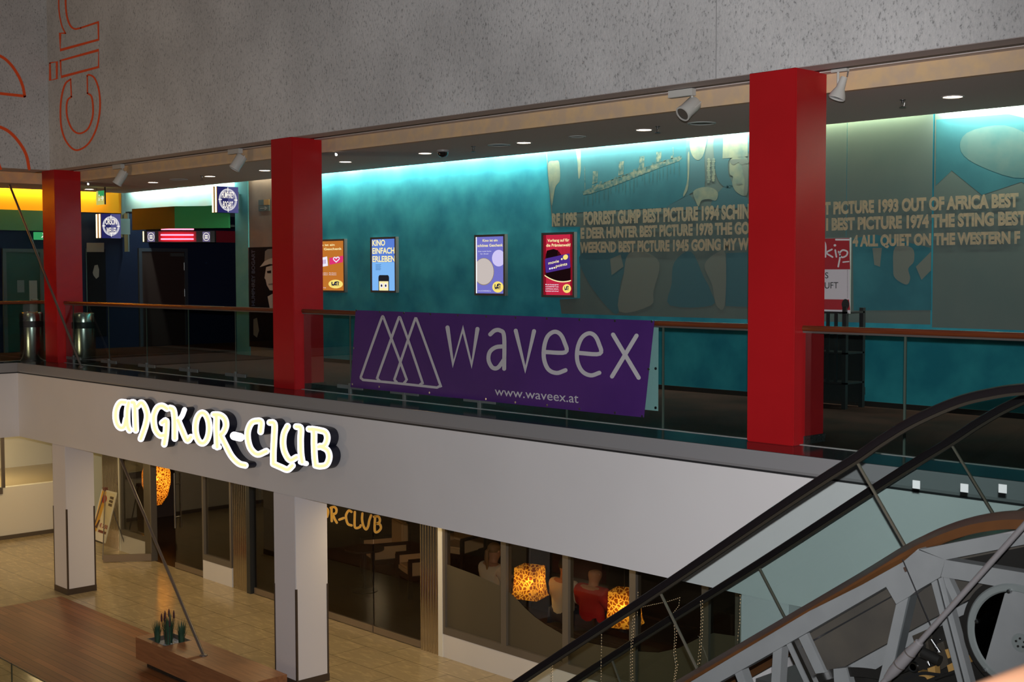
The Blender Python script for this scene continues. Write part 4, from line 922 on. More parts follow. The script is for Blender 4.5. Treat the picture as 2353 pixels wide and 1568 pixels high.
def armchair(x, y, rz, lab):
    t = thing('armchair', lab, 'armchair', (x, y, ZL), 'beige armchairs in the dark club'); R_ = Matrix.Rotation(rz, 3, 'Z')
    def tb(a, b, nm, m, bev=0.0):
        mb = MB().box(a, b); mb.v = [R_ @ v+Vector((x, y, ZL)) for v in mb.v]; mb.build(nm, m, t, bevel=bev)
    tb((-0.30, -0.30, 0.36), (0.30, 0.28, 0.48), 'seat_cushion', CUSH, 0.03); tb((-0.30, 0.24, 0.46), (0.30, 0.36, 0.98), 'back_cushion', CUSH, 0.03)
    tb((-0.34, 0.36, 0.05), (0.34, 0.40, 0.95), 'back_frame', DWOOD); tb((-0.32, -0.30, 0.28), (0.32, 0.36, 0.36), 'seat_frame', DWOOD)
    for sx in (-1, 1):
        tb((sx*0.33-0.03, -0.32, 0.60), (sx*0.33+0.03, 0.38, 0.65), 'armrest', DWOOD); tb((sx*0.33-0.02, -0.28, 0.40), (sx*0.33+0.02, 0.30, 0.60), 'arm_panel', CUSH)
        for yy in (-0.30, 0.34): tb((sx*0.33-0.03, yy-0.03, 0), (sx*0.33+0.03, yy+0.03, 0.62), 'leg', DWOOD)
armchair(4.35, 4.65, -0.35, 'beige armchair in the dark club, directly under the yellow window lettering')
armchair(5.75, 4.35, -0.35, 'beige armchair in the dark club, nearest to the shiny fluted pilaster')
armchair(4.9, 5.9, 0.2, 'beige armchair in the dark club, farthest back of the three')
t = thing('bar_table', 'dark round club table between the beige armchairs', 'table', (5.0, 3.75, ZL))
MB().lathe([(0.0001, 0.70), (0.33, 0.70), (0.33, 0.73), (0.0001, 0.73)], (5.0, 3.75, ZL), 28).build('table_top', DWOOD, t); MB().tube([(5.0, 3.75, ZL+0.02), (5.0, 3.75, ZL+0.70)], 0.03, 12).build('stem', BLACK, t); MB().lathe([(0.22, 0), (0.22, 0.015), (0.03, 0.04)], (5.0, 3.75, ZL), 24).build('foot', BLACK, t)
t = thing('club_bench', 'long dark backless bench the guests sit on behind the shop windows', 'bench', (10.0, 3.85, ZL))
MB().box((7.7, 3.55, ZL+0.27), (12.6, 4.05, ZL+0.36)).build('seat', pm('dark bench leather', (0.03, 0.014, 0.012), 0.45), t, bevel=0.02)
for x in (7.9, 10.1, 12.4): MB().box((x-0.04, 3.6, ZL), (x+0.04, 4.0, ZL+0.27)).build('leg', DWOOD, t)
t = thing('club_table', 'long dark table in front of the seated guests', 'table', (10.0, 4.75, ZL))
MB().box((7.7, 4.15, ZL+0.60), (12.6, 5.05, ZL+0.64)).build('table_top', DWOOD, t)
for x in (7.9, 10.1, 12.4): MB().box((x-0.04, 4.7, ZL), (x+0.04, 4.8, ZL+0.60)).build('leg', DWOOD, t)
def skin_mesh(name, verts, edges, radii, m, parent=None, root=0, sub=2):
    me = bpy.data.meshes.new(name); me.from_pydata([tuple(v) for v in verts], edges, [])
    o = bpy.data.objects.new(name, me); COL.objects.link(o)
    sk = o.modifiers.new('skin', 'SKIN'); sk.use_smooth_shade = True
    for i, r in enumerate(radii):
        r = r if isinstance(r, tuple) else (r, r)
        o.data.skin_vertices[0].data[i].radius = r
    o.data.skin_vertices[0].data[root].use_root = True
    sb = o.modifiers.new('sub', 'SUBSURF'); sb.levels = sub; sb.render_levels = sub
    dg = bpy.context.evaluated_depsgraph_get(); me2 = bpy.data.meshes.new_from_object(o.evaluated_get(dg))
    bpy.data.objects.remove(o); me2.name = name
    for p in me2.polygons: p.use_smooth = True
    me2.materials.clear(); me2.materials.append(m)
    o = bpy.data.objects.new(name, me2); COL.objects.link(o)
    if parent: o.parent = parent
    WL[o.name_full] = WL.get(parent.name_full, Vector()) if parent else Vector()
    return o
SKIN = pm('skin', (0.42, 0.22, 0.14), 0.55)
def guest(x, y, lab, shirt, hair, pony=False, bald=False, lean=0.0, broad=1.0):
    """seated on the bench, back to the window (facing +y), forearms on the table"""
    t = thing('person', lab, 'person', (x, y, ZL+0.40), 'guests on the club bench')
    H = 0.0
    V = [(0,0,0.09),(0,-0.02+lean,0.24),(0,-0.03+lean,0.40),(0,-0.02+lean,0.52),(0,0.0+lean,0.60),(0,0.03+lean,0.68),(0,0.045+lean,0.76),(0,0.05+lean,0.84)]
    Rd = [(0.16*broad,0.115),(0.145*broad,0.105),(0.165*broad,0.115),(0.13*broad,0.09),(0.055,0.055),(0.058,0.062),(0.078,0.098),(0.062,0.078)]
    E_ = [(i, i+1) for i in range(7)]
    for s in (-1, 1):
        i0 = len(V)
        V += [(s*0.17*broad, -0.01+lean, 0.53), (s*0.235*broad, 0.04+lean, 0.36), (s*0.255*broad, 0.14+lean, 0.27), (s*0.17, 0.36, 0.295), (s*0.11, 0.50, 0.30), (s*0.095, 0.56, 0.30)]
        Rd += [0.068*broad, 0.050, 0.043, 0.036, (0.036, 0.022), (0.032, 0.016)]
        E_ += [(3, i0), (i0, i0+1), (i0+1, i0+2), (i0+2, i0+3), (i0+3, i0+4), (i0+4, i0+5)]
        for k in range(4):
            j = len(V); bx = s*0.095+(k-1.5)*0.017
            V += [(bx, 0.59, 0.302), (bx+(k-1.5)*0.003, 0.622-0.004*abs(k-1.3), 0.298), (bx+(k-1.5)*0.004, 0.65-0.008*abs(k-1.3), 0.286)]
            Rd += [0.009, 0.0085, 0.007]; E_ += [(i0+5, j), (j, j+1), (j+1, j+2)]
        j = len(V); V += [(s*0.07, 0.545, 0.30), (s*0.045, 0.575, 0.295)]; Rd += [0.011, 0.009]; E_ += [(i0+4, j), (j, j+1)]
        i1 = len(V)
        V += [(s*0.10, 0.02, 0.085), (s*0.13, 0.44, 0.07), (s*0.13, 0.46, -0.14), (s*0.13, 0.43, -0.345), (s*0.14, 0.56, -0.36)]
        Rd += [0.092, 0.068, 0.056, 0.042, 0.036]; E_ += [(0, i1), (i1, i1+1), (i1+1, i1+2), (i1+2, i1+3), (i1+3, i1+4)]
    Rd = [(r if isinstance(r, tuple) else (r, r)) for r in Rd]; Rd = [tuple(c*(1.24 if c > 0.02 else 1.0) for c in r) for r in Rd]
    Rd[6] = (0.102, 0.125); Rd[7] = (0.085, 0.105); Rd[5] = (0.075, 0.08)
    body = skin_mesh('body', V, E_, Rd, SKIN, t)
    sh = [0, 1, 2, 3]; SV = [V[i] for i in sh]; SE = [(0, 1), (1, 2), (2, 3)]; SR = [tuple(r+0.012 for r in Rd[i]) for i in sh]
    SV[0] = (SV[0][0], SV[0][1], 0.05)
    for s in (0, 1):
        i0 = 8+s*(6+12+2+5); j = len(SV)
        SV += [V[i0], V[i0+1], tuple(Vector(V[i0+1]).lerp(Vector(V[i0+2]), 0.5))]; SR += [(Rd[i0][0]+0.018,)*2, (Rd[i0+1][0]+0.022,)*2, (Rd[i0+1][0]+0.018,)*2]; SE += [(3, j), (j, j+1), (j+1, j+2)]
    skin_mesh('shirt', SV, SE, SR, shirt, t)
    TV = [(0, 0.0, 0.07)]; TR = [(0.165*broad, 0.12)]; TE = []
    for s in (0, 1):
        i1 = 8+s*25+20; j = len(TV)
        TV += [V[i1], V[i1+1], V[i1+2], V[i1+3]]; TR += [Rd[i1][0]+0.012, Rd[i1+1][0]+0.012, Rd[i1+2][0]+0.014, Rd[i1+3][0]+0.018]; TE += [(0, j), (j, j+1), (j+1, j+2), (j+2, j+3)]
    skin_mesh('trousers', TV, TE, TR, pm('dark blue jeans', (0.03, 0.035, 0.06), 0.8), t)
    hc = Vector((0, 0.035+lean, 0.80))
    for s in (-1, 1): MB().ball(Vector(t.location)+hc+Vector((s*0.086, 0.0, -0.02)), 0.022, 6).build('ear', SKIN, t, smooth=True)
    MB().ball(Vector(t.location)+hc+Vector((0, 0.105, -0.035)), 0.016, 6).build('nose', SKIN, t, smooth=True)
    if not bald:
        mb = MB()
        for i in range(9):
            for k in range(20):
                a = 2*PI*k/20; ph = (PI*0.62)*i/8
                rr = Vector((0.097*math.sin(ph)*math.cos(a), 0.112*math.sin(ph)*math.sin(a), 0.102*math.cos(ph)))
                if rr.y > 0.05 and rr.z < 0.045: rr.z = 0.045
                mb.v.append(Vector(t.location)+hc+Vector((0, -0.008, 0.01))+rr)
        for i in range(8):
            for k in range(20): mb.f.append((i*20+k, i*20+(k+1) % 20, (i+1)*20+(k+1) % 20, (i+1)*20+k))
        h_ = mb.build('hair', hair, t, smooth=True)
        if pony: MB().tube([Vector(t.location)+hc+Vector((0, -0.09, 0.03)), Vector(t.location)+hc+Vector((0, -0.15, 0.0)), Vector(t.location)+hc+Vector((0, -0.16, -0.12)), Vector(t.location)+hc+Vector((0.005, -0.15, -0.30))], [0.022, 0.034, 0.036, 0.010], 10).build('ponytail', hair, h_, smooth=True)
    else:
        mb = MB(); 
    return t
guest(8.23, 3.72, 'seated person with a fair ponytail and white shirt behind the leftmost window', pm('white shirt', (0.62, 0.58, 0.50), 0.8), pm('fair hair', (0.20, 0.12, 0.06), 0.6), pony=True)
guest(9.70, 3.72, 'seated person in a white shirt with dark hair right of the first pendant lamp', pm('white shirt', (0.62, 0.58, 0.50), 0.8), pm('dark hair', (0.02, 0.013, 0.01), 0.6), lean=0.03)
guest(10.28, 3.72, 'seated person with shaved head in a red shirt, seen from behind', pm('red shirt', (0.42, 0.012, 0.02), 0.75), SKIN, bald=True, broad=1.2)
# ================================================================== EASEL SIGN
t = thing('easel_sign', 'easel sign with a tilted drinks poster priced 3,50 by the open glass door', 'sign', (-0.75, 1.85, ZL))
P = lambda u, v, Y: on_y(u, v, Y)
bl, br, tl_, tr = P(207, 1236, 1.80), P(241, 1249, 1.80), P(234, 1124, 1.95), P(268, 1133, 1.95)
q = quadmap(bl, br, tl_, tr); nrm = (br-bl).cross(tl_-bl).normalized()
if nrm.y > 0: nrm = -nrm
qq = lambda k: (lambda a, b: q(a, b)+nrm*(0.001+0.0012*k))
MB().prism([q(0, 0), q(1, 0), q(1, 1), q(0, 1)], -nrm*0.015).build('board', pm('white board', (0.70, 0.66, 0.55), 0.5), t)
def patch(pts, k, nm, m): MB().face([qq(k)(*p) for p in pts]).build(nm, m, t)
patch([(0.06, 0.16), (0.94, 0.16), (0.94, 0.97), (0.06, 0.97)], 0, 'poster', pm('cream poster', (0.68, 0.60, 0.40), 0.5))
patch([(0.06, 0.16), (0.30, 0.16), (0.42, 0.75), (0.34, 0.97), (0.06, 0.97)], 1, 'golden_glass', pm('golden drink', (0.66, 0.36, 0.04), 0.5))
mb = MB(); disc2(mb, (0.32, 0.82), 0.17, 0.08, qq(2)); mb.build('red_fruit', pm('red fruit', (0.40, 0.05, 0.02), 0.5), t)
patch([(0.16, 0.24), (0.30, 0.22), (0.38, 0.40), (0.30, 0.40)], 2, 'bottle', pm('dark bottle', (0.07, 0.02, 0.012), 0.4))
for y0_ in (0.86, 0.79, 0.72): patch([(0.66, y0_), (0.90, y0_-0.01), (0.90, y0_+0.045), (0.66, y0_+0.045)], 2, 'small_print', pm('poster ink', (0.10, 0.06, 0.03), 0.6))
mb = MB(); text(mb, '€ 3,50', lambda a, b: qq(2)(0.42+0.52*a, 0.27+0.075*b), 0.03); mb.build('price', pm('red ink', (0.30, 0.02, 0.02), 0.6), t)
patch([(0.42, 0.165), (0.92, 0.165), (0.92, 0.215), (0.42, 0.215)], 2, 'footer_bar', pm('brown ink', (0.16, 0.04, 0.02), 0.6))
hub = P(242, 1124, 1.96)
for u, v, Y in ((197, 1273, 1.72), (236, 1287, 1.70), (293, 1268, 2.2)):
    f_ = on_z(u, v, ZL); MB().tube([hub, f_], 0.011, 8).build('leg', STEELD, t)
MB().box(hub-Vector((0.05, 0.03, 0.03)), hub+Vector((0.05, 0.03, 0.03))).build('clip', pm('clip red', (0.15, 0.04, 0.03), 0.5), t)
# ================================================================== WOODEN DECK, BENCH, PLANTER, TIE RODS
t = thing('wooden_deck', 'large brown wooden deck on the lower floor at bottom left', 'deck', (5, -1.2, ZL))
MB().box((1.87, -2.23, ZL-0.02), (11.5, -0.13, ZL+0.012)).build('boards', PLANKS, t)
t = thing('glass_guard', 'low frameless glass guard in front of the wooden deck at the bottom left edge', 'glass guard', (6.5, -3.55, ZL))
for a, b in ((3.6, 8.255), (8.27, 9.25)): MB().box((a, -3.556, ZL), (b, -3.544, ZL+1.0)).build('glass_panel', glassm('deck guard glass', (0.86, 0.88, 0.80)), t)
for a, b in ((3.6, 8.255), (8.27, 9.25)): MB().box((a, -3.557, ZL+1.0), (b, -3.543, ZL+1.006)).build('edge_strip', GLASSEDGE, t)
MB().box((8.256, -3.556, ZL), (8.269, -3.544, ZL+1.0)).build('joint', GLASSEDGE, t)
t = thing('wooden_bench', 'long solid brown wooden bench with a planter recess standing on the deck', 'bench', (7.7, -0.78, ZL))
bz = ZL+0.42; X0, X1, Y0, Y1 = 6.30, 9.12, -1.065, -0.505; px0, px1, py0, py1 = 6.49, 6.98, -1.0, -0.60
g = MB().box((X0, Y0, bz-0.30), (px0, Y1, bz)).box((px1, Y0, bz-0.30), (X1, Y1, bz)).box((px0, Y0, bz-0.30), (px1, py0, bz)).box((px0, py1, bz-0.30), (px1, Y1, bz)).box((px0, py0, bz-0.30), (px1, py1, bz-0.16))
BENCHW = pm('oiled bench wood', (0.34, 0.15, 0.065), 0.42, vary=(2.0, (0.23, 0.10, 0.045), 0.35, 0.7, 5), stretch=(1.2, 14, 14))
g.build('body', BENCHW, t); MB().box((X0+0.12, Y0+0.10, ZL+0.012), (X1-0.1, Y1-0.08, bz-0.30)).build('plinth', BLACK, t)
g = MB().box((px0, py0, bz-0.16), (px0+0.012, py1, bz+0.002)).box((px1-0.012, py0, bz-0.16), (px1, py1, bz+0.002)).box((px0, py0, bz-0.16), (px1, py0+0.012, bz+0.002)).box((px0, py1-0.012, bz-0.16), (px1, py1, bz+0.002))
g.build('planter_liner', STEELD, t)
mb = MB()
for i in range(330):
    c = Vector((random.uniform(px0+0.025, px1-0.025), random.uniform(py0+0.025, py1-0.025), bz-0.15+random.uniform(0, 0.10)))
    mb.lathe([(0.0001, -0.014), (0.016, -0.004), (0.015, 0.006), (0.0001, 0.013)], c, 6)
mb.face([(px0+0.013, py0+0.013, bz-0.06), (px1-0.013, py0+0.013, bz-0.06), (px1-0.013, py1-0.013, bz-0.06), (px0+0.013, py1-0.013, bz-0.06)])
o = mb.build('gravel', pm('pale gravel', (0.42, 0.44, 0.45), 0.8)); tag(o, 'pale gravel filling the planter recess of the wooden bench', 'gravel'); o['kind'] = 'stuff'
LEAF = pm('dark green blades', (0.018, 0.055, 0.03), 0.6, vary=(9, (0.04, 0.10, 0.05), 0.4, 0.7)); FLOW = pm('dark red flower spikes', (0.06, 0.012, 0.016), 0.6)
def tuft(x, y, h, r, n, lab, flowers=0):
    t = thing('grass_plant', lab, 'plant', (x, y, bz-0.06), 'grass plants in the bench planter')
    mb = MB()
    for i in range(n):
        a = random.uniform(0, 2*PI); rr = r*math.sqrt(random.random()); b0 = Vector((x+rr*math.cos(a)*0.7, y+rr*math.sin(a)*0.7, bz-0.065)); lean = random.uniform(0.0, 0.24)*h
        hh = h*random.uniform(0.6, 1.0); dv = Vector((math.cos(a), math.sin(a), 0)); sd = Vector((-dv.y, dv.x, 0))*0.0065
        p1_ = b0+dv*lean*0.3+Vector((0, 0, hh*0.55)); p2_ = b0+dv*lean+Vector((0, 0, hh))
        mb.add([b0-sd, b0+sd, p1_+sd*0.8, p1_-sd*0.8, p2_], [(0, 1, 2, 3), (3, 2, 4)])
    o = mb.build('blades', LEAF, t); o['kind'] = 'stuff'
    for i in range(flowers):
        a = random.uniform(0, 2*PI); b0 = Vector((x+0.05*math.cos(a), y+0.05*math.sin(a), bz-0.06)); tp = b0+Vector((0.04*math.cos(a), 0.04*math.sin(a), h*random.uniform(0.78, 1.06)))
        MB().tube([b0, tp-Vector((0, 0, 0.12)), tp-Vector((0, 0, 0.10)), tp-Vector((0, 0, 0.04)), tp], [0.003, 0.003, 0.014, 0.013, 0.003], 7).build('flower_spike', FLOW, t)
tuft(6.565, -0.88, 0.34, 0.045, 70, 'low green grass plant at the left end of the bench planter')
tuft(6.725, -0.80, 0.46, 0.07, 130, 'tall grass plant with dark flower spikes in the middle of the bench planter', 6)
tuft(6.885, -0.70, 0.38, 0.05, 90, 'upright green grass plant at the right end of the bench planter')
t = thing('tie_rod', 'thin dark steel rod slanting from the slab down to the wooden bench', 'rod', (7.70, -0.84, bz))
MB().tube([(3.30, 0.22, -1.30), (7.72, -0.845, bz)], 0.022, 10).build('rod', STEELD, t, smooth=True); MB().lathe([(0.05, 0), (0.05, 0.01), (0.03, 0.02)], (7.71, -0.843, bz), 16).build('foot_plate', STEELD, t)
t = thing('tie_rod', 'thin dark steel rod slanting in front of the smallest red column', 'rod', (1.86, 0.30, 0))
MB().tube([(-1.0, 0.331, ZC+0.01), (1.866, 0.30, 0.0)], 0.020, 10).build('rod', STEELD, t, smooth=True); MB().lathe([(0.05, 0), (0.05, 0.01), (0.03, 0.02)], (1.866, 0.30, 0), 16).build('foot_plate', STEELD, t)
# low stair railing post at the far left
p = on_x(11, 1128, -3.40)
t = thing('stair_post', 'dark slim railing post standing on the low wall at the left picture edge', 'post', (p.x, p.y, -2.74))
MB().box((-3.50, p.y-0.03, -2.74), (-3.44, p.y+0.03, -1.30)).build('post', STEELD, t); MB().box((-3.52, p.y-0.9, -2.86), (-3.42, p.y-0.03, -2.74)).build('foot_rail', STEELD, t)
# ================================================================== ESCALATOR
YN, YF = -1.81, -0.57            # planes of the near and far balustrade
esc = thing('escalator', 'glass-sided escalator rising to the right across the lower right of the photo', 'escalator', (16.5, -1.2, ZL))
deck = [(13.19, -3.70), (14.867, -2.545), (16.547, -1.372), (17.574, -0.661), (17.96, -0.392), (18.227, -0.20), (18.36, -0.115), (18.515, -0.027), (18.69, 0.052), (18.879, 0.108), (19.05, 0.134), (19.25, 0.14), (20.0, 0.14), (20.9, 0.14)]
hr = [(12.828, -3.19), (14.559, -1.955), (16.185, -0.833), (17.20, -0.118), (17.62, 0.172), (17.865, 0.335), (18.06, 0.475), (18.276, 0.612), (18.569, 0.755), (18.80, 0.825), (18.99, 0.862), (19.25, 0.878), (20.0, 0.88), (20.9, 0.88)]
def sweep(path, prof, Y, nm, m, smooth=False, closed=True):
    """prof: (y offset, normal offset) section carried along a path in the x-z plane"""
    mb = MB(); n = len(prof); N_ = len(path)
    for i in range(N_):
        a = Vector(path[max(0, i-1)]); b = Vector(path[min(N_-1, i+1)]); d = (b-a).normalized(); nn = Vector((-d.y, d.x))
        for py_, pn in prof: mb.v.append(Vector((path[i][0]+nn.x*pn, Y+py_, path[i][1]+nn.y*pn)))
    for i in range(N_-1):
        for k in range(n if closed else n-1): mb.f.append((i*n+k, i*n+(k+1) % n, (i+1)*n+(k+1) % n, (i+1)*n+k))
    if closed:
        mb.f.append(tuple(range(n))[::-1]); mb.f.append(tuple((N_-1)*n+k for k in range(n)))
    return mb.build(nm, m, esc, smooth=smooth)
def dense(path, k=5):
    return [(p.x, p.y) for p in smooth_pts(path, k)]
HRd, DKd = dense(hr), dense(deck)
PROFH = [(-0.040, -0.026), (-0.042, 0.0), (-0.034, 0.018), (-0.015, 0.026), (0.015, 0.026), (0.034, 0.018), (0.042, 0.0), (0.040, -0.026)]
OLIVE = pm('handrail guide profile', (0.03, 0.025, 0.018), 0.6, spec=0.2)
for Y, tagn in ((YN, 'near'), (YF, 'far')):
    sweep(HRd, PROFH, Y, 'handrail', RUBBER, True)
    sweep(HRd, [(-0.016, -0.044), (-0.016, -0.024), (0.016, -0.024), (0.016, -0.044)], Y, 'handrail_guide', OLIVE)
    sgn = -1 if Y == YN else 1
    # angled bronze deck cover: top slopes away from the glass, then an orange lower edge
    sweep(DKd, [(sgn*-0.02, 0.0), (sgn*0.035, 0.0), (sgn*0.085, -0.042), (sgn*0.075, -0.05), (sgn*-0.02, -0.02)], Y, 'deck_cover', BRONZE, True)
    sweep(DKd, [(sgn*0.085, -0.042), (sgn*0.097, -0.098), (sgn*0.06, -0.10), (sgn*0.06, -0.05)], Y, 'deck_edge', BRONZE2)
    seg = [(0, 1), (1, 2), (2, 5), (5, 13)]
    for a, b in seg:
        mb = MB(); n = b-a+1
        for th in (-0.005, 0.005):
            for i in range(a, b+1):
                u0 = 0.007 if i == a else (-0.007 if i == b else 0)
                mb.v.append(Vector((deck[i][0]+u0*0.82, Y+th, deck[i][1]+u0*0.57))); mb.v.append(Vector((hr[i][0]+u0*0.82, Y+th, hr[i][1]-0.02+u0*0.57)))
        for i in range(n-1):
            q = 2*i; mb.f.append((q, q+1, q+3, q+2)); mb.f.append((2*n+q, 2*n+q+1, 2*n+q+3, 2*n+q+2))
        mb.f.append((0, 1, 2*n+1, 2*n)); e_ = 2*(n-1); mb.f.append((e_, e_+1, 2*n+e_+1, 2*n+e_))
        mb.build('glass_panel', GLASSE if Y == YN else GLASSF, esc)
    for i in (1, 2, 5):
        a = Vector((deck[i][0], Y, deck[i][1])); b = Vector((hr[i][0], Y, hr[i][1]-0.025))
        MB().bar(a, b, 0.014, 0.016, (0, 1, 0)).build('joint_strip', pm('joint strip', (0.20, 0.18, 0.14), 0.35, metal=0.5), esc)
for (u, v) in ((2105.5, 1114), (2216, 1122), (2304, 1123.5)):
    c = on_y(u, v, YN-0.008); MB().box((c.x-0.026, c.y-0.0005, c.z-0.026), (c.x+0.026, c.y, c.z+0.026)).build('sticker', pm('white sticker', (0.62, 0.70, 0.70), 0.5), esc)
# truss seen through the clear side cladding
YT = -1.99
zt1 = lambda pts, y=YT: [on_y(u, v, y) for u, v in pts]
def plate(pts, nm, m, y=YT, th=0.10, parent=esc): return MB().prism(zt1(pts, y), (0, th, 0)).build(nm, m, parent)
plate([(1480,1632),(1590,1566),(1700,1500),(1860,1405),(1980,1345),(2075,1292),(2110,1262),(2172,1287),(2160,1327),(2105,1359),(2090,1371),(2059,1389),(2036,1349),(1860,1451),(1745,1517),(1654,1568),(1560,1625)], 'chord', TRUSS)
plate([(2110,1264),(2200,1246),(2322,1222),(2480,1192),(2480,1226),(2353,1252),(2280,1266),(2172,1287)], 'beam', TRUSS)
plate([(2172,1287),(2280,1305),(2353,1317),(2480,1338),(2480,1382),(2353,1359),(2222,1336),(2162,1326)], 'beam', TRUSS)
plate([(2059,1390),(2087,1373),(2056,1515),(2030,1580),(2016,1580),(2030,1520)], 'strut', TRUSS, YT+0.02, 0.08)
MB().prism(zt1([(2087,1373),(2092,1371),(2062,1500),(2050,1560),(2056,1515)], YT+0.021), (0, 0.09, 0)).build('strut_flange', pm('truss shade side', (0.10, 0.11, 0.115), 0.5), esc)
plate([(2140,1340),(2152,1333),(2217,1590),(2206,1590)], 'strut', TRUSS, YT+0.03, 0.06); plate([(2154,1332),(2166,1326),(2236,1590),(2222,1590)], 'strut', TRUSS, YT+0.02, 0.06)
MB().prism(zt1([(2153.4,1331),(2155,1331),(2221.5,1590),(2219,1590)], YT+0.012), (0, 0.03, 0)).build('cable_slot', STEEL, esc)
plate([(2164,1327),(2180,1327),(2205,1380),(2190,1384)], 'bracket', TRUSS, YT+0.03, 0.05)
plate([(1806,1480),(1815,1475),(1868,1590),(1857,1590)], 'strut', TRUSS, YT+0.03, 0.06); plate([(1817,1474),(1823,1470),(1880,1590),(1871,1590)], 'strut', STEEL, YT+0.03, 0.05); plate([(1834,1464),(1854,1456),(1896,1546),(1874,1549)], 'bracket', TRUSS, YT+0.04, 0.03)
plate([(1776,1500),(1797,1485),(1791,1590),(1771,1590)], 'strut', TRUSS, YT+0.02, 0.08); plate([(1688,1548),(1704,1540),(1722,1590),(1704,1590)], 'strut', TRUSS, YT+0.02, 0.08)
YI = -1.80
MB().prism(zt1([(1815,1478),(1950,1395),(2170,1262),(2500,1215),(2500,1335),(2250,1366),(2132,1428),(2039,1479),(1944,1531),(1885,1565),(1860,1565)], YI), (0, 0.02, 0)).build('inner_skirt', BROWNPANEL, esc)
MB().prism(zt1([(1815,1500),(1950,1425),(2170,1302),(2170,1305),(1950,1429),(1817,1504)], YI-0.008), (0, 0.006, 0)).build('skirt_joint', CAPDARK, esc)
MB().prism(zt1([(1944,1534),(2039,1482),(2132,1431),(2262,1364),(2240,1402),(2190,1424),(2120,1462),(2080,1497),(2010,1540),(1955,1550)], YI-0.01), (0, 0.03, 0)).build('step_track', TRUSS, esc)
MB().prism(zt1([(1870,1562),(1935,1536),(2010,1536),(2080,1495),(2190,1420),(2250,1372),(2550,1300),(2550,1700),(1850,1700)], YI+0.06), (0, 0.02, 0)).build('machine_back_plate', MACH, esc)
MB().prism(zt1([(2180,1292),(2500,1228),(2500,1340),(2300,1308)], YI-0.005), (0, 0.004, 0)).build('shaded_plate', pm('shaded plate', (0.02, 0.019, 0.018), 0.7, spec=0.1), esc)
# handrail drive wheel
wc = on_y(2340, 1462, YT+0.02)
WHEEL = pm('grey wheel paint', (0.25, 0.275, 0.275), 0.4, metal=0.2)
wh = MB().lathe([(0.262, -0.02), (0.270, -0.03), (0.300, -0.03), (0.310, -0.02), (0.310, 0.05), (0.262, 0.05), (0.262, -0.02)], wc, 64, 'Y').build('drive_wheel', WHEEL, esc, smooth=True)
MB().lathe([(0.311, -0.012), (0.345, -0.008), (0.345, 0.05), (0.311, 0.05)], wc, 64, 'Y').build('drive_belt', MACH, wh, smooth=True)
for q_ in ([(2245,1440),(2320,1390),(2320,1400),(2247,1452)], [(2243,1490),(2300,1500),(2298,1512),(2246,1502)], [(2262,1430),(2300,1432),(2300,1440),(2262,1438)]): MB().prism(zt1(q_, YI-0.02), (0, 0.02, 0)).build('machine_bar', pm('machine grey', (0.07, 0.075, 0.078), 0.5), esc)
MB().prism(zt1([(2309,1364),(2326,1359),(2350,1359),(2372,1366),(2420,1545),(2400,1552),(2281,1550),(2264,1521)], YT-0.005), (0, 0.02, 0)).build('wheel_plate', TRUSS, wh)
hc_ = on_y(2345, 1478, YT-0.008)
MB().lathe([(0.0001, 0), (0.055, 0), (0.055, 0.006), (0.052, 0.008)], hc_, 28, 'Y').build('hub', WHEEL, wh, smooth=True)
for k in range(5):
    a = 2*PI*k/5+0.4; MB().lathe([(0.0001, -0.006), (0.007, -0.006), (0.007, 0.002)], hc_+Vector((0.026*math.cos(a), 0, 0.026*math.sin(a))), 8, 'Y').build('bolt', MACH, wh)
for (u, v) in ((2320, 1359), (2263, 1541), (2247, 1428)):
    MB().lathe([(0.0001, -0.02), (0.012, -0.018), (0.014, -0.004), (0.014, 0.004)], on_y(u, v, YT-0.012), 12, 'Y').build('bolt', STEEL, wh)
# drive machinery under the step track
def blk(pts, m, y, nm='machine_block', th=0.06): return MB().prism(zt1(pts, y), (0, th, 0)).build(nm, m, esc)
YM = YI-0.05
for pts in ([(2110,1544),(2128,1546),(2142,1558),(2120,1566),(2112,1556)], [(2131,1537),(2148,1531),(2150,1554),(2136,1556)], [(2176,1530),(2192,1522),(2196,1540),(2180,1547)], [(2171,1494),(2178,1492),(2184,1512),(2178,1514)], [(2216,1510),(2225,1507),(2228,1524),(2220,1526)], [(2056,1565),(2076,1562),(2080,1590),(2052,1590)]):
    blk(pts, OCHRE, YM)
blk([(2096,1462),(2128,1448),(2136,1500),(2112,1512)], pm('machine brown', (0.05, 0.042, 0.033), 0.4), YM+0.01); blk([(2150,1482),(2168,1474),(2180,1530),(2162,1540)], pm('machine brown', (0.05, 0.042, 0.033), 0.4), YM+0.005)
for (a, b, r, m, nm) in (((2086, 1500), (2120, 1480), 0.03, MACH, 'motor'), ((2120, 1500), (2160, 1520), 0.035, MACH, 'motor'), ((2140, 1470), (2160, 1500), 0.012, STEEL, 'shaft'), ((2128, 1510), (2136, 1530), 0.008, STEEL, 'shaft'), ((2060, 1545), (2098, 1530), 0.022, MACH, 'pipe'), ((2150, 1560), (2210, 1538), 0.010, MACH, 'pipe')):
    MB().tube([on_y(*a, YM-0.03), on_y(*b, YM-0.03)], r, 14).build(nm, m, esc, smooth=True)
MB().lathe([(0.022, -0.012), (0.030, -0.014), (0.036, 0.0), (0.030, 0.012), (0.022, 0.012), (0.022, -0.012)], on_y(2100, 1533, YM-0.04), 24, 'Y').build('pipe_collar', STEEL, esc, smooth=True)
for (u, v) in ((2149, 1487), (2156, 1499), (2115, 1510), (2093, 1500), (2160, 1470)):
    MB().ball(on_y(u, v, YM-0.05), 0.006, 6).build('bolt', STEEL, esc, smooth=True)
blk([(1915,1538),(1944,1535),(1958,1590),(1918,1590)], TRUSS, YM-0.03, 'bracket')
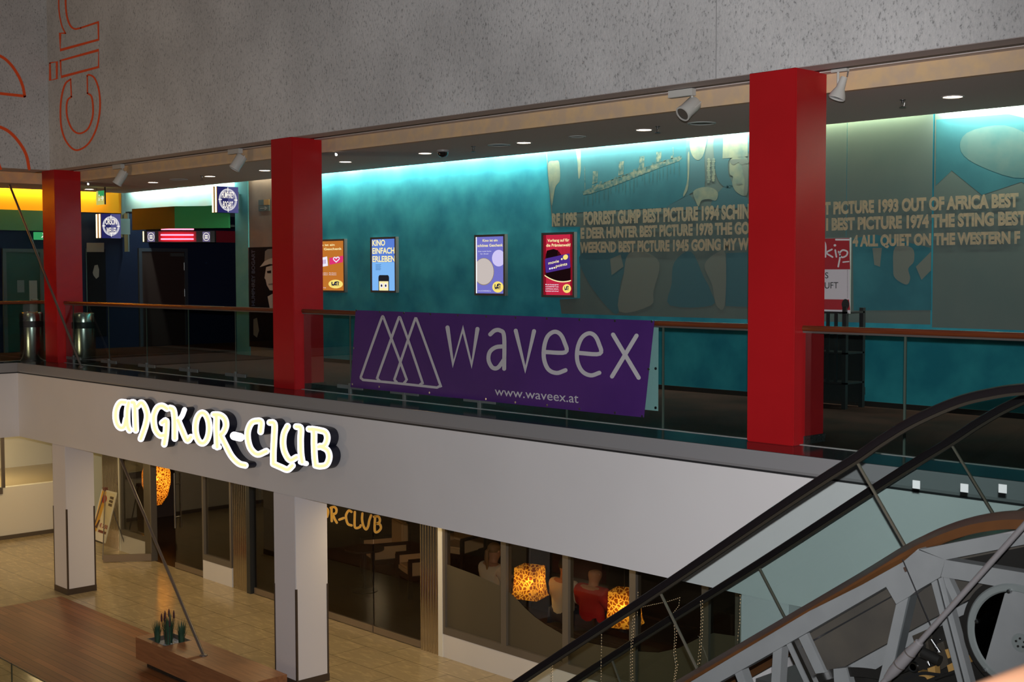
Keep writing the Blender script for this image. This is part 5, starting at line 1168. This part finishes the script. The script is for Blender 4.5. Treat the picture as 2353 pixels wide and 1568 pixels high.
mb = MB(); ribbon(mb, [(1868,1568),(1900,1552),(1945,1545),(2000,1548),(2060,1560),(2120,1566)], 22, lambda a, b: on_y(a, b, YM-0.012)); mb.build('chain_guard', MACH, esc)
mb = MB(); ribbon(mb, [(2080,1560),(2120,1548),(2170,1552),(2210,1540)], 8, lambda a, b: on_y(a, b, YM-0.014)); mb.build('cable', BLACK, esc)
# clear side cladding and its thin joint
YC = -2.075
MB().prism([Vector((p[0], YC, p[1]-0.10)) for p in deck]+[Vector((20.9, YC, -1.3)), Vector((18.9, YC, -1.25)), Vector((13.9, YC, -3.70))], (0, 0.006, 0)).build('side_cladding', glassm('clear cladding', (0.90, 0.92, 0.92), 1.3), esc)
MB().bar(on_y(2074, 1286, YC-0.004), on_y(2138, 1436, YC-0.004), 0.006, 0.004, (0, 1, 0)).build('cladding_joint', CAPDARK, esc)
MB().bar(on_y(2078, 1304, YC-0.006), on_y(2082, 1314, YC-0.006), 0.012, 0.008, (0, 1, 0)).build('cladding_clip', BRONZE, esc)
# steps between the balustrades and the floor of the upper landing
STEP = pm('grey step metal', (0.12, 0.12, 0.12), 0.4, metal=0.6)
x = 13.4
while x < 18.2:
    z = -0.661+0.698*(x-17.574)-0.30
    MB().box((x, YN+0.10, z-0.28), (x+0.40, YF-0.10, z)).build('step', STEP, esc); x += 0.40
MB().box((18.2, YN+0.10, -0.42), (20.9, YF-0.10, -0.20)).build('comb_plate', STEP, esc)
# tension rod with a turnbuckle in front of the escalator
t = thing('tension_rod', 'polished steel tension rod with thick turnbuckle crossing the lower right corner', 'rod', (17.0, -2.5, -2.7))
a = on_y(2353, 1207, -2.5); b = on_y(2035, 1563, -2.5); d = (b-a).normalized()
RODM = pm('brushed rod steel', (0.26, 0.25, 0.26), 0.38, metal=0.35)
MB().tube([a-d*3.2, on_y(2112, 1478, -2.5)], 0.0165, 16).build('rod', RODM, t, smooth=True)
k0, k1 = on_y(2114, 1476, -2.5), on_y(2038, 1560, -2.5)
MB().tube([k0, k0+d*0.005, k0+d*0.03, k0.lerp(k1, 0.30), k0.lerp(k1, 0.62), k0.lerp(k1, 0.8), k1], [0.02, 0.026, 0.028, 0.034, 0.036, 0.033, 0.022], 18).build('turnbuckle', RODM, t, smooth=True)
for f_, r in ((0.30, 0.0355), (0.62, 0.0372)):
    c = k0.lerp(k1, f_); MB().tube([c-d*0.004, c+d*0.004], r, 18).build('ring_groove', STEELD, t, smooth=True)
MB().tube([k1-d*0.01, k1+d*1.2], 0.0165, 14).build('rod', RODM, t, smooth=True)
# reflections of lights in the escalator glass, put in as strings of glowing beads
BEAD = em('warm reflected chain light', (1.0, 0.66, 0.36), 0.62)
def chain(lab, pts, Y, dbl=True):
    p0_ = on_y(*pts[0], Y); t = thing('reflected_light_chain', lab, 'reflected light chain', p0_, 'reflected light chains at the escalator')
    P_ = [on_y(u, v, Y) for u, v in pts]
    MB().tube(P_, 0.0022, 5).build('cord', pm('reflected cord', (0.10, 0.08, 0.05), 0.4), t)
    mb = MB(); 
    for a, b in zip(P_[:-1], P_[1:]):
        n = max(1, int((b-a).length/0.022))
        for i in range(n):
            p = a.lerp(b, i/n); mb.lathe([(0.0001, -0.0042), (0.0042, 0), (0.0001, 0.0042)], p+Vector((random.uniform(-0.002, 0.002), 0, 0)), 5)
            if dbl: mb.lathe([(0.0001, -0.0042), (0.0042, 0), (0.0001, 0.0042)], p+Vector((0.016+random.uniform(-0.003, 0.003), 0, 0.01)), 5)
    o = mb.build('reflected_light_beads', BEAD, t); o['kind'] = 'stuff'
YA, YB2 = YN+0.03, YF+0.02
chain('reflected light chain nearest the bottom edge, leftmost of those in the escalator glass', [(1266,1520),(1267,1545),(1266,1600)], YA)
chain('single reflected light chain left of the right pendant lamp', [(1382,1446),(1382,1500),(1381,1530),(1382,1600)], YA, False)
chain('double reflected light chain directly below the right pendant lamp', [(1455,1418),(1453,1440),(1450,1480),(1449,1530),(1452,1600)], YA)
chain('short reflected light chain beside the second window mullion near the upper handrail', [(1466,1362),(1465,1395),(1464,1420)], YB2, False)
chain('looped reflected light chain between the two escalator handrails', [(1466,1398),(1500,1390),(1535,1383),(1562,1374),(1560,1392),(1548,1408),(1544,1422)], YB2, False)
chain('reflected light chain across the thin steel joint of the glass', [(1549,1432),(1551,1460),(1548,1500),(1553,1530),(1548,1568),(1548,1600)], YA)
chain('reflected light chain right of the steel joint of the glass', [(1610,1383),(1611,1420),(1610,1450),(1608,1480),(1605,1510),(1603,1535)], YA)
chain('reflected light chain along the left edge of the white column behind the escalator', [(1701,1370),(1700,1410),(1699,1440),(1696,1462),(1694,1480)], YA, False)
# wooden handrail of the balcony the picture is taken from
t = thing('balcony_handrail', 'tan wooden handrail just entering the bottom right corner, out of focus', 'handrail', (21.85, -8.2, 1.03))
MB().tube([(21.868, -10.5, 1.03), (21.842, -7.95, 1.03), (21.852, -7.76, 1.03), (21.874, -7.60, 1.03), (21.93, -7.2, 1.03)], 0.045, 18).build('handrail', pm('tan beech wood', (0.30, 0.15, 0.085), 0.55, spec=0.2), t, smooth=True)
# ================================================================== MAGAZINE RACK, SOCKET
t = thing('magazine_rack', 'black slatted magazine rack with a red and white poster behind the largest column', 'rack', (14.0, 3.62, 0))
xr = 14.42; yr = 3.45
for x in (13.55, xr-0.05):
    MB().box((x, yr, 0), (x+0.05, yr+0.05, 1.16)).build('upright', BLACK, t); MB().box((x, yr+0.35, 0), (x+0.05, yr+0.40, 1.14)).build('upright', BLACK, t)
MB().box((13.6, yr+0.36, 0.05), (xr-0.05, yr+0.39, 0.82)).build('back_board', pm('dark rack board', (0.014, 0.014, 0.014), 0.5), t)
for i in range(7): MB().box((13.63+i*0.105, yr+0.01, 0.28), (13.665+i*0.105, yr+0.03, 1.10)).build('slat', BLACK, t)
for z in (0.28, 0.62, 1.08): MB().box((13.55, yr, z), (xr, yr+0.38, z+0.02)).build('shelf', BLACK, t)
yp = yr+0.03
a, b = on_y(1850, 719, yp), on_y(1953, 546, yp)
MB().box((13.45, yp, a.z), (b.x, yp+0.03, b.z)).build('poster_frame', pm('silver poster frame', (0.45, 0.45, 0.45), 0.35, metal=0.6), t)
zk = lambda k: zoomY(1840, 520, 2.9033, yp-0.002-0.0015*k)
x_l = 13.48
def kp(z0, z1, k, m, nm):
    A_ = zk(k)(322, z0); B2 = zk(k)(330, z1); MB().face([(x_l, A_.y, A_.z), (A_.x, A_.y, A_.z), (B2.x, A_.y, B2.z), (x_l, A_.y, B2.z)]).build(nm, m, t)
kp(80, 578, 0, pm('poster white', (0.60, 0.58, 0.62), 0.5), 'poster'); kp(80, 288, 1, pm('poster red', (0.36, 0.025, 0.035), 0.5), 'red_field'); kp(490, 560, 1, pm('poster red', (0.36, 0.025, 0.035), 0.5), 'red_footer')
PW = pm('poster lettering white', (0.66, 0.64, 0.66), 0.5); PB = pm('poster lettering black', (0.02, 0.02, 0.02), 0.5)
mb = MB()
for s_ in ([(150,90),(166,130),(165,205)], [(208,155),(172,178),(212,206)], [(230,160),(238,205)], [(252,170),(262,200),(250,270)], [(256,180),(280,160),(310,170),(305,195),(280,208),(262,200)]): ribbon(mb, s_, 11, zk(3))
mb.build('magazine_title', PW, t); mb = MB(); disc2(mb, (228, 128), 9, 8, zk(3)); mb.build('title_dot', PW, t)
mb = MB(); ribbon(mb, [(235,90),(322,90)], 12, zk(3), smooth=False); mb.build('title_bar', PW, t); mb = MB(); ribbon(mb, [(282,240),(320,236)], 9, zk(3), smooth=False); mb.build('title_swash', PW, t)
f = zk(3); mb = MB(); text(mb, 'S', lambda a_, b_: f(162+22*a_, 348-42*b_), 0.0); mb.build('lettering', PB, t)
mb = MB(); text(mb, 'UFT', lambda a_, b_: f(160+90*a_, 416-1*a_-44*b_), 0.0); mb.build('lettering', PB, t)
mb = MB(); disc2(mb, (298, 522), 25, 36, zk(3)); mb.build('black_seal', PB, t)
mb = MB()
for i in range(20): disc2(mb, (312, 295+i*9.6), 2.2, 2.2, zk(3), 8)
mb.build('dotted_line', PB, t)
MB().box((13.65, yr+0.02, 0.33), (14.02, yr+0.05, 0.60)).build('leaflet', pm('pale leaflet', (0.30, 0.32, 0.28), 0.6), t)
t = thing('power_socket', 'dark power socket with a hanging cable low on the teal wall', 'socket', (14.27, YW, 0.13))
c = on_y(1973, 898, YW-0.02); MB().box((c.x-0.075, YW-0.045, c.z-0.045), (c.x+0.075, YW, c.z+0.045)).build('box', BLACK, t)
MB().tube([(c.x-0.02, YW-0.03, c.z-0.04), (c.x-0.03, YW-0.03, c.z-0.10), (c.x-0.04, YW-0.02, 0.02)], 0.006, 6).build('cable', BLACK, t)
# ================================================================== CINEMA LOBBY
def bin_(x, y, lab):
    t = thing('steel_bin', lab, 'litter bin', (x, y, 0), 'steel litter bins by the corner column')
    BST = pm('brushed bin steel', (0.75, 0.72, 0.62), 0.24, metal=1.0)
    MB().lathe([(0.19, 0.0), (0.20, 0.02), (0.20, 0.60)], (x, y, 0), 36).build('body', BST, t, smooth=True)
    MB().lathe([(0.201, 0.60), (0.203, 0.61), (0.203, 0.70), (0.201, 0.71)], (x, y, 0), 36).build('band', BLACK, t, smooth=True)
    MB().lathe([(0.20, 0.71), (0.20, 0.84), (0.185, 0.865), (0.13, 0.87), (0.12, 0.85)], (x, y, 0), 36).build('collar', BST, t, smooth=True)
    MB().lathe([(0.0001, 0.80), (0.125, 0.80)], (x, y, 0), 24).build('opening', BLACK, t)
bin_(-0.32, 0.40, 'steel litter bin with black band at the left edge beside the smallest red column')
bin_(0.865, 0.815, 'steel litter bin behind the glass right of the smallest red column')
# green and olive canopy over the lobby
t = thing('lobby_canopy', 'angular canopy with olive and green faces over the cinema lobby', 'canopy', (-0.3, 3.5, 2.41))
c0, c1, c2 = (-1.60, 3.02), (-0.10, 3.13), (0.74, 3.80); z0, z1 = 2.405, 2.825
OL = pm('olive canopy paint', (0.10, 0.082, 0.013), 0.8, spec=0.1); GR = pm('green canopy paint', (0.02, 0.25, 0.07), 0.7)
MB().prism([(c0[0], c0[1], z0), (c1[0], c1[1], z0), (c1[0]-0.02, c1[1]+0.02, z0), (c0[0], c0[1]+0.02, z0)], (0, 0, z1-z0)).build('olive_face', OL, t)
MB().prism([(c1[0], c1[1], z0), (c2[0], c2[1], z0), (c2[0], c2[1]+0.03, z0), (c1[0]-0.02, c1[1]+0.02, z0)], (0, 0, z1-z0)).build('green_face', GR, t)
MB().prism([(c0[0], c0[1]+0.02, z0+0.02), (c1[0]-0.02, c1[1]+0.025, z0+0.02), (c2[0], c2[1]+0.03, z0+0.02), (c2[0], YW-0.03, z0+0.02), (c0[0], YW-0.03, z0+0.02)], (0, 0, 0.04)).build('underside', BLACK, t)
# neon sign box under it
t = thing('neon_sign_box', 'black sign box with two red neon tubes and two small round emblems under the canopy', 'sign', (-0.4, 3.4, 2.16))
na, nb = Vector((-0.78, 2.86, 0)), Vector((0.02, 3.86, 0)); dd = (nb-na).normalized(); nn_ = Vector((dd.y, -dd.x, 0))
def nbx(s0, s1, q0, q1, z0_, z1_, nm, m):
    p = [na+dd*s0+nn_*q0, na+dd*s1+nn_*q0, na+dd*s1+nn_*q1, na+dd*s0+nn_*q1]
    return MB().prism([Vector((k.x, k.y, z0_)) for k in p], (0, 0, z1_-z0_)).build(nm, m, t)
Ln = (nb-na).length
nbx(-0.05, Ln+0.05, -0.18, 0.0, 2.15, 2.37, 'housing', BLACK); nbx(0, 1, 0, 0.001, 2.15, 2.151, 'trim_strip', pm('bottom trim', (0.3, 0.3, 0.3), 0.4))
nbx(0.26, 0.98, 0.0, 0.004, 2.16, 2.36, 'red_back', pm('red sign back', (0.35, 0.005, 0.03), 0.5))
NEON = em('red neon', (1.0, 0.10, 0.16), 6.5)
for z in (2.21, 2.29): MB().tube([na+dd*0.31+nn_*0.03+Vector((0, 0, z)), na+dd*0.93+nn_*0.03+Vector((0, 0, z))], 0.013, 8).build('neon_tube', NEON, t, smooth=True)
MB().tube([na+dd*0.31-nn_*0.02+Vector((0, 0, 2.40)), na+dd*0.93-nn_*0.02+Vector((0, 0, 2.40))], 0.012, 8).build('neon_tube', NEON, t, smooth=True)
EMB = em('emblem violet', (0.16, 0.13, 0.26), 0.9); EMW = em('emblem pale', (0.85, 0.80, 0.70), 1.0)
for s0 in (0.05, 1.10):
    e_ = nbx(s0, s0+0.14, 0.0, 0.006, 2.16, 2.35, 'emblem_plate', EMB)
    fn_ = lambda a, b, s0=s0: na+dd*(s0+0.07+a)+nn_*0.009+Vector((0, 0, 2.255+b))
    mb = MB(); ribbon(mb, [(0.058*math.cos(2*PI*i/20), 0.075*math.sin(2*PI*i/20)) for i in range(20)], 0.012, fn_, closed=True); mb.build('emblem_ring', EMW, e_)
    for bz_ in (0.018, -0.022):
        mb = MB(); mb.face([fn_(-0.03, bz_-0.014), fn_(0.03, bz_-0.014), fn_(0.03, bz_+0.014), fn_(-0.03, bz_+0.014)]); mb.build('emblem_bar', EMW, e_)
nbx(-0.035, -0.015, 0.0, 0.01, 2.16, 2.36, 'side_tube', em('pale yellow tube', (1.0, 0.82, 0.42), 2.2))
light('neon_glow', 'POINT', na+dd*0.6+nn_*0.25+Vector((0, 0, 2.25)), 1.2, (1.0, 0.05, 0.08), shadow_soft_size=0.1)
# projecting cinema signs with target emblems
SB = em('sign dark blue', (0.022, 0.022, 0.12), 0.9); SB2 = em('sign lighter blue', (0.085, 0.085, 0.24), 0.9); STUBE = em('pale yellow neon', (1.0, 0.85, 0.45), 3.0); SW = em('sign white', (0.62, 0.60, 0.66), 1.0); SLT = em('sign letter cream', (1.0, 0.92, 0.80), 1.2)
def proj_sign(lab, X, y0, y1, z0, z1, th, l1, l2, arm):
    """box whose emblem face looks along +x, its narrow face along -y; held by an arm behind"""
    t = thing('projecting_sign', lab, 'sign', (X, (y0+y1)/2, z0), 'projecting cinema signs')
    MB().box((X-th, y0+0.012, z0), (X-0.004, y1, z1)).build('housing', BLACK, t)
    ym = (y0+y1)/2; zm_ = (z0+z1)/2
    MB().face([(X, y0, z0), (X, ym, z0), (X, ym, z1), (X, y0, z1)]).build('sign_face', SB, t)
    MB().face([(X, ym, z0), (X, y1, z0), (X, y1, z1), (X, ym, z1)]).build('sign_face', SB2, t)
    fx = lambda k: (lambda a, b: Vector((X+0.002+0.0015*k, ym+a, zm_+b)))
    R_ = 0.40*(y1-y0)
    for rr, ww in ((R_, 0.028), (R_*0.86, 0.010)):
        mb = MB(); ribbon(mb, [(rr*math.cos(2*PI*i/28), rr*1.08*math.sin(2*PI*i/28)) for i in range(28)], ww, fx(0), closed=True); mb.build('target_ring', SW, t)
    for a, b, c_, d_ in ((-R_*1.12, 0, -R_*0.72, 0), (R_*0.72, 0, R_*1.12, 0), (0, R_*0.85, 0, R_*1.28), (0, -R_*1.28, 0, -R_*0.85)):
        mb = MB(); ribbon(mb, [(a, b), (c_, d_)], 0.014, fx(1), smooth=False, cap=False); mb.build('target_tick', SLT, t)
    for s_, q, hw in ((l1, 0.03, R_*0.72), (l2, -0.15, R_*0.60)):
        mb = MB(); text(mb, s_, lambda a, b: fx(2)(-hw+2*hw*a, q+0.125*b), 0.012); mb.build('lettering', SLT, t)
    MB().box((X-th, y0, z0), (X-0.01, y0+0.01, z1)).build('narrow_face', pm('sign narrow face', (0.16, 0.05, 0.015), 0.5), t)
    for f_ in (0.18, 0.80): MB().tube([(X-th*f_, y0-0.014, z0+0.005), (X-th*f_, y0-0.014, z1-0.01)], 0.013, 8).build('neon_tube', STUBE, t, smooth=True)
    MB().box((X-th*0.8, y1, zm_-0.16), (X-th*0.4, arm, zm_+0.16)).build('mounting_arm', pm('sign arm', (0.16, 0.19, 0.19), 0.5), t)
Xs = 0.98; a = on_x(499, 428, Xs); b = on_x(548, 490, Xs)
proj_sign('dark blue projecting sign with target emblem on the teal pier, higher of the two', Xs, a.y, b.y, b.z, a.z, 0.18, 'HUMPHREY', 'BOGART', YW-0.03)
Xs = -2.55; a = on_x(232, 491, Xs); b = on_x(278, 548, Xs)
proj_sign('dark blue projecting sign with target emblem at the left lobby entrance, lower of the two', Xs, a.y, b.y, b.z, a.z, 0.22, 'ORSON', 'WELLES', b.y+0.25)
o = MB().box((-2.90, b.y+0.25, 2.0), (-2.74, b.y+0.28, 2.80)).build('trim_17', pm('grey green pilaster', (0.09, 0.11, 0.115), 0.7)); struct(o)
# lobby doors and posters
XL = -2.995
def door(name, lab, u0, u1, v0, leaf, frame, cat=None):
    a = on_x(u0, v0, XL); b = on_x(u1, v0, XL); z1_ = (a.z+b.z)/2
    t = bpy.data.objects.new(name, None); COL.objects.link(t); t.location = (XL, (a.y+b.y)/2, 0); struct(t); WL[t.name_full] = Vector(t.location)
    MB().box((XL, a.y, 0), (XL+0.06, a.y+0.07, z1_)).box((XL, b.y-0.07, 0), (XL+0.06, b.y, z1_)).box((XL, a.y+0.07, z1_-0.07), (XL+0.06, b.y-0.07, z1_)).build('frame', frame, t)
    MB().box((XL, a.y+0.07, 0.01), (XL+0.03, b.y-0.07, z1_-0.07)).build('leaf', leaf, t)
    return t, a.y, b.y, z1_
t, ya, yb_, z_ = door('door_1', '', 316, 428, 571, pm('dark brown door', (0.022, 0.008, 0.006), 0.5), pm('dark slate frame', (0.025, 0.028, 0.04), 0.5))
MB().box((XL+0.03, yb_-0.40, z_-0.17), (XL+0.08, yb_-0.10, z_-0.10)).build('door_closer', pm('door closer', (0.05, 0.05, 0.05), 0.4), t)
for z in (1.05, 1.62): MB().tube([(XL+0.05, yb_-0.085, z), (XL+0.05, yb_-0.085, z+0.16)], 0.012, 8).build('hinge', STEEL, t)
t, ya, yb_, z_ = door('door_2', '', 3, 97, 572, pm('dark green door', (0.006, 0.03, 0.012), 0.5), pm('grey green door frame', (0.05, 0.055, 0.05), 0.5))
a = on_x(67, 645, XL+0.035); b = on_x(87, 735, XL+0.035); MB().box((XL+0.03, a.y, 0.45), (XL+0.034, b.y, a.z)).build('kick_plate', pm('pale door plate', (0.20, 0.20, 0.17), 0.5), t)
MB().tube([(XL+0.05, a.y+0.03, 1.03), (XL+0.09, a.y+0.03, 1.03), (XL+0.09, a.y+0.15, 1.03)], 0.012, 8).build('handle', STEELD, t)
MB().box((XL+0.03, a.y-0.24, 1.18), (XL+0.034, a.y-0.10, 1.42)).build('notice', pm('grey notice', (0.10, 0.11, 0.10), 0.5), t)
EXG = em('exit sign green', (0.05, 0.42, 0.14), 0.75)
def figure_marks(t, fn_, m):
    mb = MB(); ribbon(mb, [(0.30, 0.30), (0.38, 0.55), (0.46, 0.30)], 0.07, fn_, smooth=False); disc2(mb, (0.39, 0.78), 0.06, 0.09, fn_); mb.build('running_figure', m, t)
    mb = MB(); ribbon(mb, [(0.58, 0.5), (0.86, 0.5)], 0.08, fn_, smooth=False); ribbon(mb, [(0.74, 0.70), (0.88, 0.5), (0.74, 0.30)], 0.08, fn_, smooth=False); mb.build('arrow', m, t)
a = on_x(78, 551, -2.88); b = on_x(97, 534, -2.88)
t = thing('exit_sign', 'green lit exit sign above the green door at the left edge', 'exit sign', (-2.9, a.y+0.2, a.z), 'green exit signs')
MB().box((-2.90, a.y, a.z), (-2.80, a.y+0.42, b.z)).build('housing', EXG, t); figure_marks(t, lambda p_, q_: Vector((-2.797, a.y+0.42*p_, a.z+(b.z-a.z)*q_)), em('exit pale', (0.8, 0.9, 0.7), 1.0))
p = on_z(232, 431, ZC); t = thing('exit_sign', 'small clear green exit sign hanging from the gallery ceiling', 'exit sign', (p.x, p.y, 2.86), 'green exit signs')
MB().box((p.x-0.19, p.y-0.008, 2.84), (p.x+0.15, p.y+0.008, 3.10)).build('plate', em('exit pane', (0.62, 0.60, 0.16), 0.85), t)
MB().box((p.x-0.10, p.y-0.011, 3.00), (p.x+0.15, p.y-0.009, 3.10)).build('green_field', em('exit sign green', (0.05, 0.42, 0.14), 0.75), t)
figure_marks(t, lambda p_, q_: Vector((p.x-0.19+0.34*p_, p.y-0.012, 2.86+0.20*q_)), em('exit pale', (0.8, 0.9, 0.7), 1.0))
MB().box((p.x+0.15, p.y-0.012, 2.84), (p.x+0.17, p.y+0.012, ZC)).build('bracket', BLACK, t); MB().tube([(p.x-0.18, p.y, 3.10), (p.x-0.18, p.y, ZC)], 0.005, 6).build('hanger', STEELD, t)
# tall poster on the brown-grey wall, man in a hat; smaller one at the left entrance
yq = YW-0.03
t = thing('tall_poster', 'tall dark poster of a person in a hat beside the middle red column', 'poster', (2.1, yq, 0.16))
xa, xb, za_, zb_ = 1.225, 2.62, 0.17, 2.03
MB().box((xa, yq, za_), (xb, YW-0.002, zb_)).build('board', pm('poster black', (0.008, 0.008, 0.010), 0.8, spec=0.05), t)
MB().box((xa-0.012, yq-0.006, za_), (xa+0.008, YW-0.002, zb_)).build('chrome_edge', STEEL, t)
zq = lambda k: zoomY(0, 350, 3.074, yq-0.002-0.0015*k)
GP = pm('poster pale grey', (0.42, 0.38, 0.33), 0.8, spec=0.1); GP2 = pm('poster mid grey', (0.17, 0.155, 0.14), 0.8, spec=0.1)
def pq(pts, k, nm, m): MB().face([zq(k)(*q_) for q_ in pts]).build(nm, m, t)
pq([(1835,812),(1868,770),(1915,745),(1990,760),(2060,800),(2060,820),(1990,800),(1905,790)], 1, 'hat_brim', GP); pq([(1868,770),(1872,700),(1890,685),(1960,680),(1990,700),(1995,762),(1915,748)], 1, 'hat_crown', GP2)
pq([(1880,812),(1920,800),(1985,812),(1985,930),(1950,980),(1905,975),(1885,940),(1876,900),(1868,890)], 1, 'face', GP); pq([(1885,840),(1915,835),(1915,855),(1888,855)], 2, 'eye', pm('poster black', (0.008, 0.008, 0.010), 0.8, spec=0.05)); pq([(1895,930),(1930,925),(1930,938),(1897,940)], 2, 'mouth', GP2)
pq([(1890,1020),(1925,1000),(1960,1060),(1940,1110),(1905,1100)], 1, 'shirt_front', GP); pq([(1790,1180),(1815,1170),(1830,1260),(1815,1310),(1790,1290)], 1, 'hand', GP2)
f = zq(2); mb = MB(); text(mb, 'HUMPHREY BOGART', lambda a_, b_: f(1800-24*b_, 1085-395*a_), 0.02); mb.build('lettering', pm('poster blue lettering', (0.03, 0.06, 0.12), 0.6), t)
a = on_x(197, 572, XL); b = on_x(243, 700, XL)
t = thing('entrance_poster', 'dark narrow poster with a faint face at the left lobby entrance', 'poster', (XL, (a.y+b.y)/2, 0.3))
MB().box((XL, a.y, 0.25), (XL+0.03, b.y, a.z)).build('board', pm('poster black', (0.008, 0.008, 0.010), 0.8, spec=0.05), t); MB().box((XL, a.y-0.02, 0.25), (XL+0.04, a.y, a.z)).build('chrome_edge', STEEL, t)
ze = lambda q_, k: on_x(q_[0]/3.074, 350+q_[1]/3.074, XL+0.032+0.0015*k)
MB().face([ze(q_, 0) for q_ in ((668,800),(690,795),(700,830),(698,880),(680,895),(660,870),(655,850))]).build('face', GP2, t)
MB().face([ze(q_, 0) for q_ in ((612,640),(735,640),(735,705),(612,705))]).build('header_panel', GP2, t)
# small direction sign and red panel
a = on_y(594, 486, YW-0.012); b = on_y(618, 458, YW-0.012)
t = thing('direction_sign', 'small two-part direction sign on the brown wall left of the middle red column', 'sign', ((a.x+b.x)/2, YW, a.z))
h_ = b.z-a.z
MB().box((a.x, YW-0.012, a.z), (b.x, YW, a.z+h_*0.48)).build('plate', pm('sign teal grey', (0.05, 0.085, 0.08), 0.5), t); MB().box((a.x, YW-0.012, a.z+h_*0.52), (a.x+(b.x-a.x)*0.5, YW, b.z)).build('plate', pm('sign teal grey', (0.05, 0.085, 0.08), 0.5), t); MB().box((a.x+(b.x-a.x)*0.5, YW-0.012, a.z+h_*0.52), (b.x, YW, b.z)).build('ochre_plate', pm('sign ochre', (0.33, 0.19, 0.05), 0.5), t)
mb = MB(); f = lambda p_, q_: Vector((a.x+(b.x-a.x)*p_, YW-0.014, a.z+h_*0.48*q_)); ribbon(mb, [(0.2, 0.5), (0.8, 0.5)], 0.1, f, smooth=False); ribbon(mb, [(0.62, 0.75), (0.82, 0.5), (0.62, 0.25)], 0.1, f, smooth=False); mb.build('arrow', pm('sign pale', (0.35, 0.36, 0.33), 0.5), t)
a = on_x(489, 557, -2.97); b = on_x(556, 532, -2.97)
t = thing('red_panel', 'dull red wall panel deep in the lobby right of the neon sign box', 'panel', (-2.98, a.y, a.z))
MB().box((-2.995, a.y, a.z), (-2.96, b.y, b.z)).build('panel', pm('red panel', (0.26, 0.006, 0.02), 0.6), t); MB().box((-2.99, a.y+0.4, b.z), (-2.97, a.y+0.44, 2.94)).build('hanger', BLACK, t)
light('lobby_lamp', 'POINT', (0.2, 5.2, 2.75), 2.5, (1.0, 0.85, 0.7), shadow_soft_size=0.1)
# depth of field of the lens
cam.dof.use_dof = True; cam.dof.focus_distance = 15.0; cam.dof.aperture_fstop = 5.6
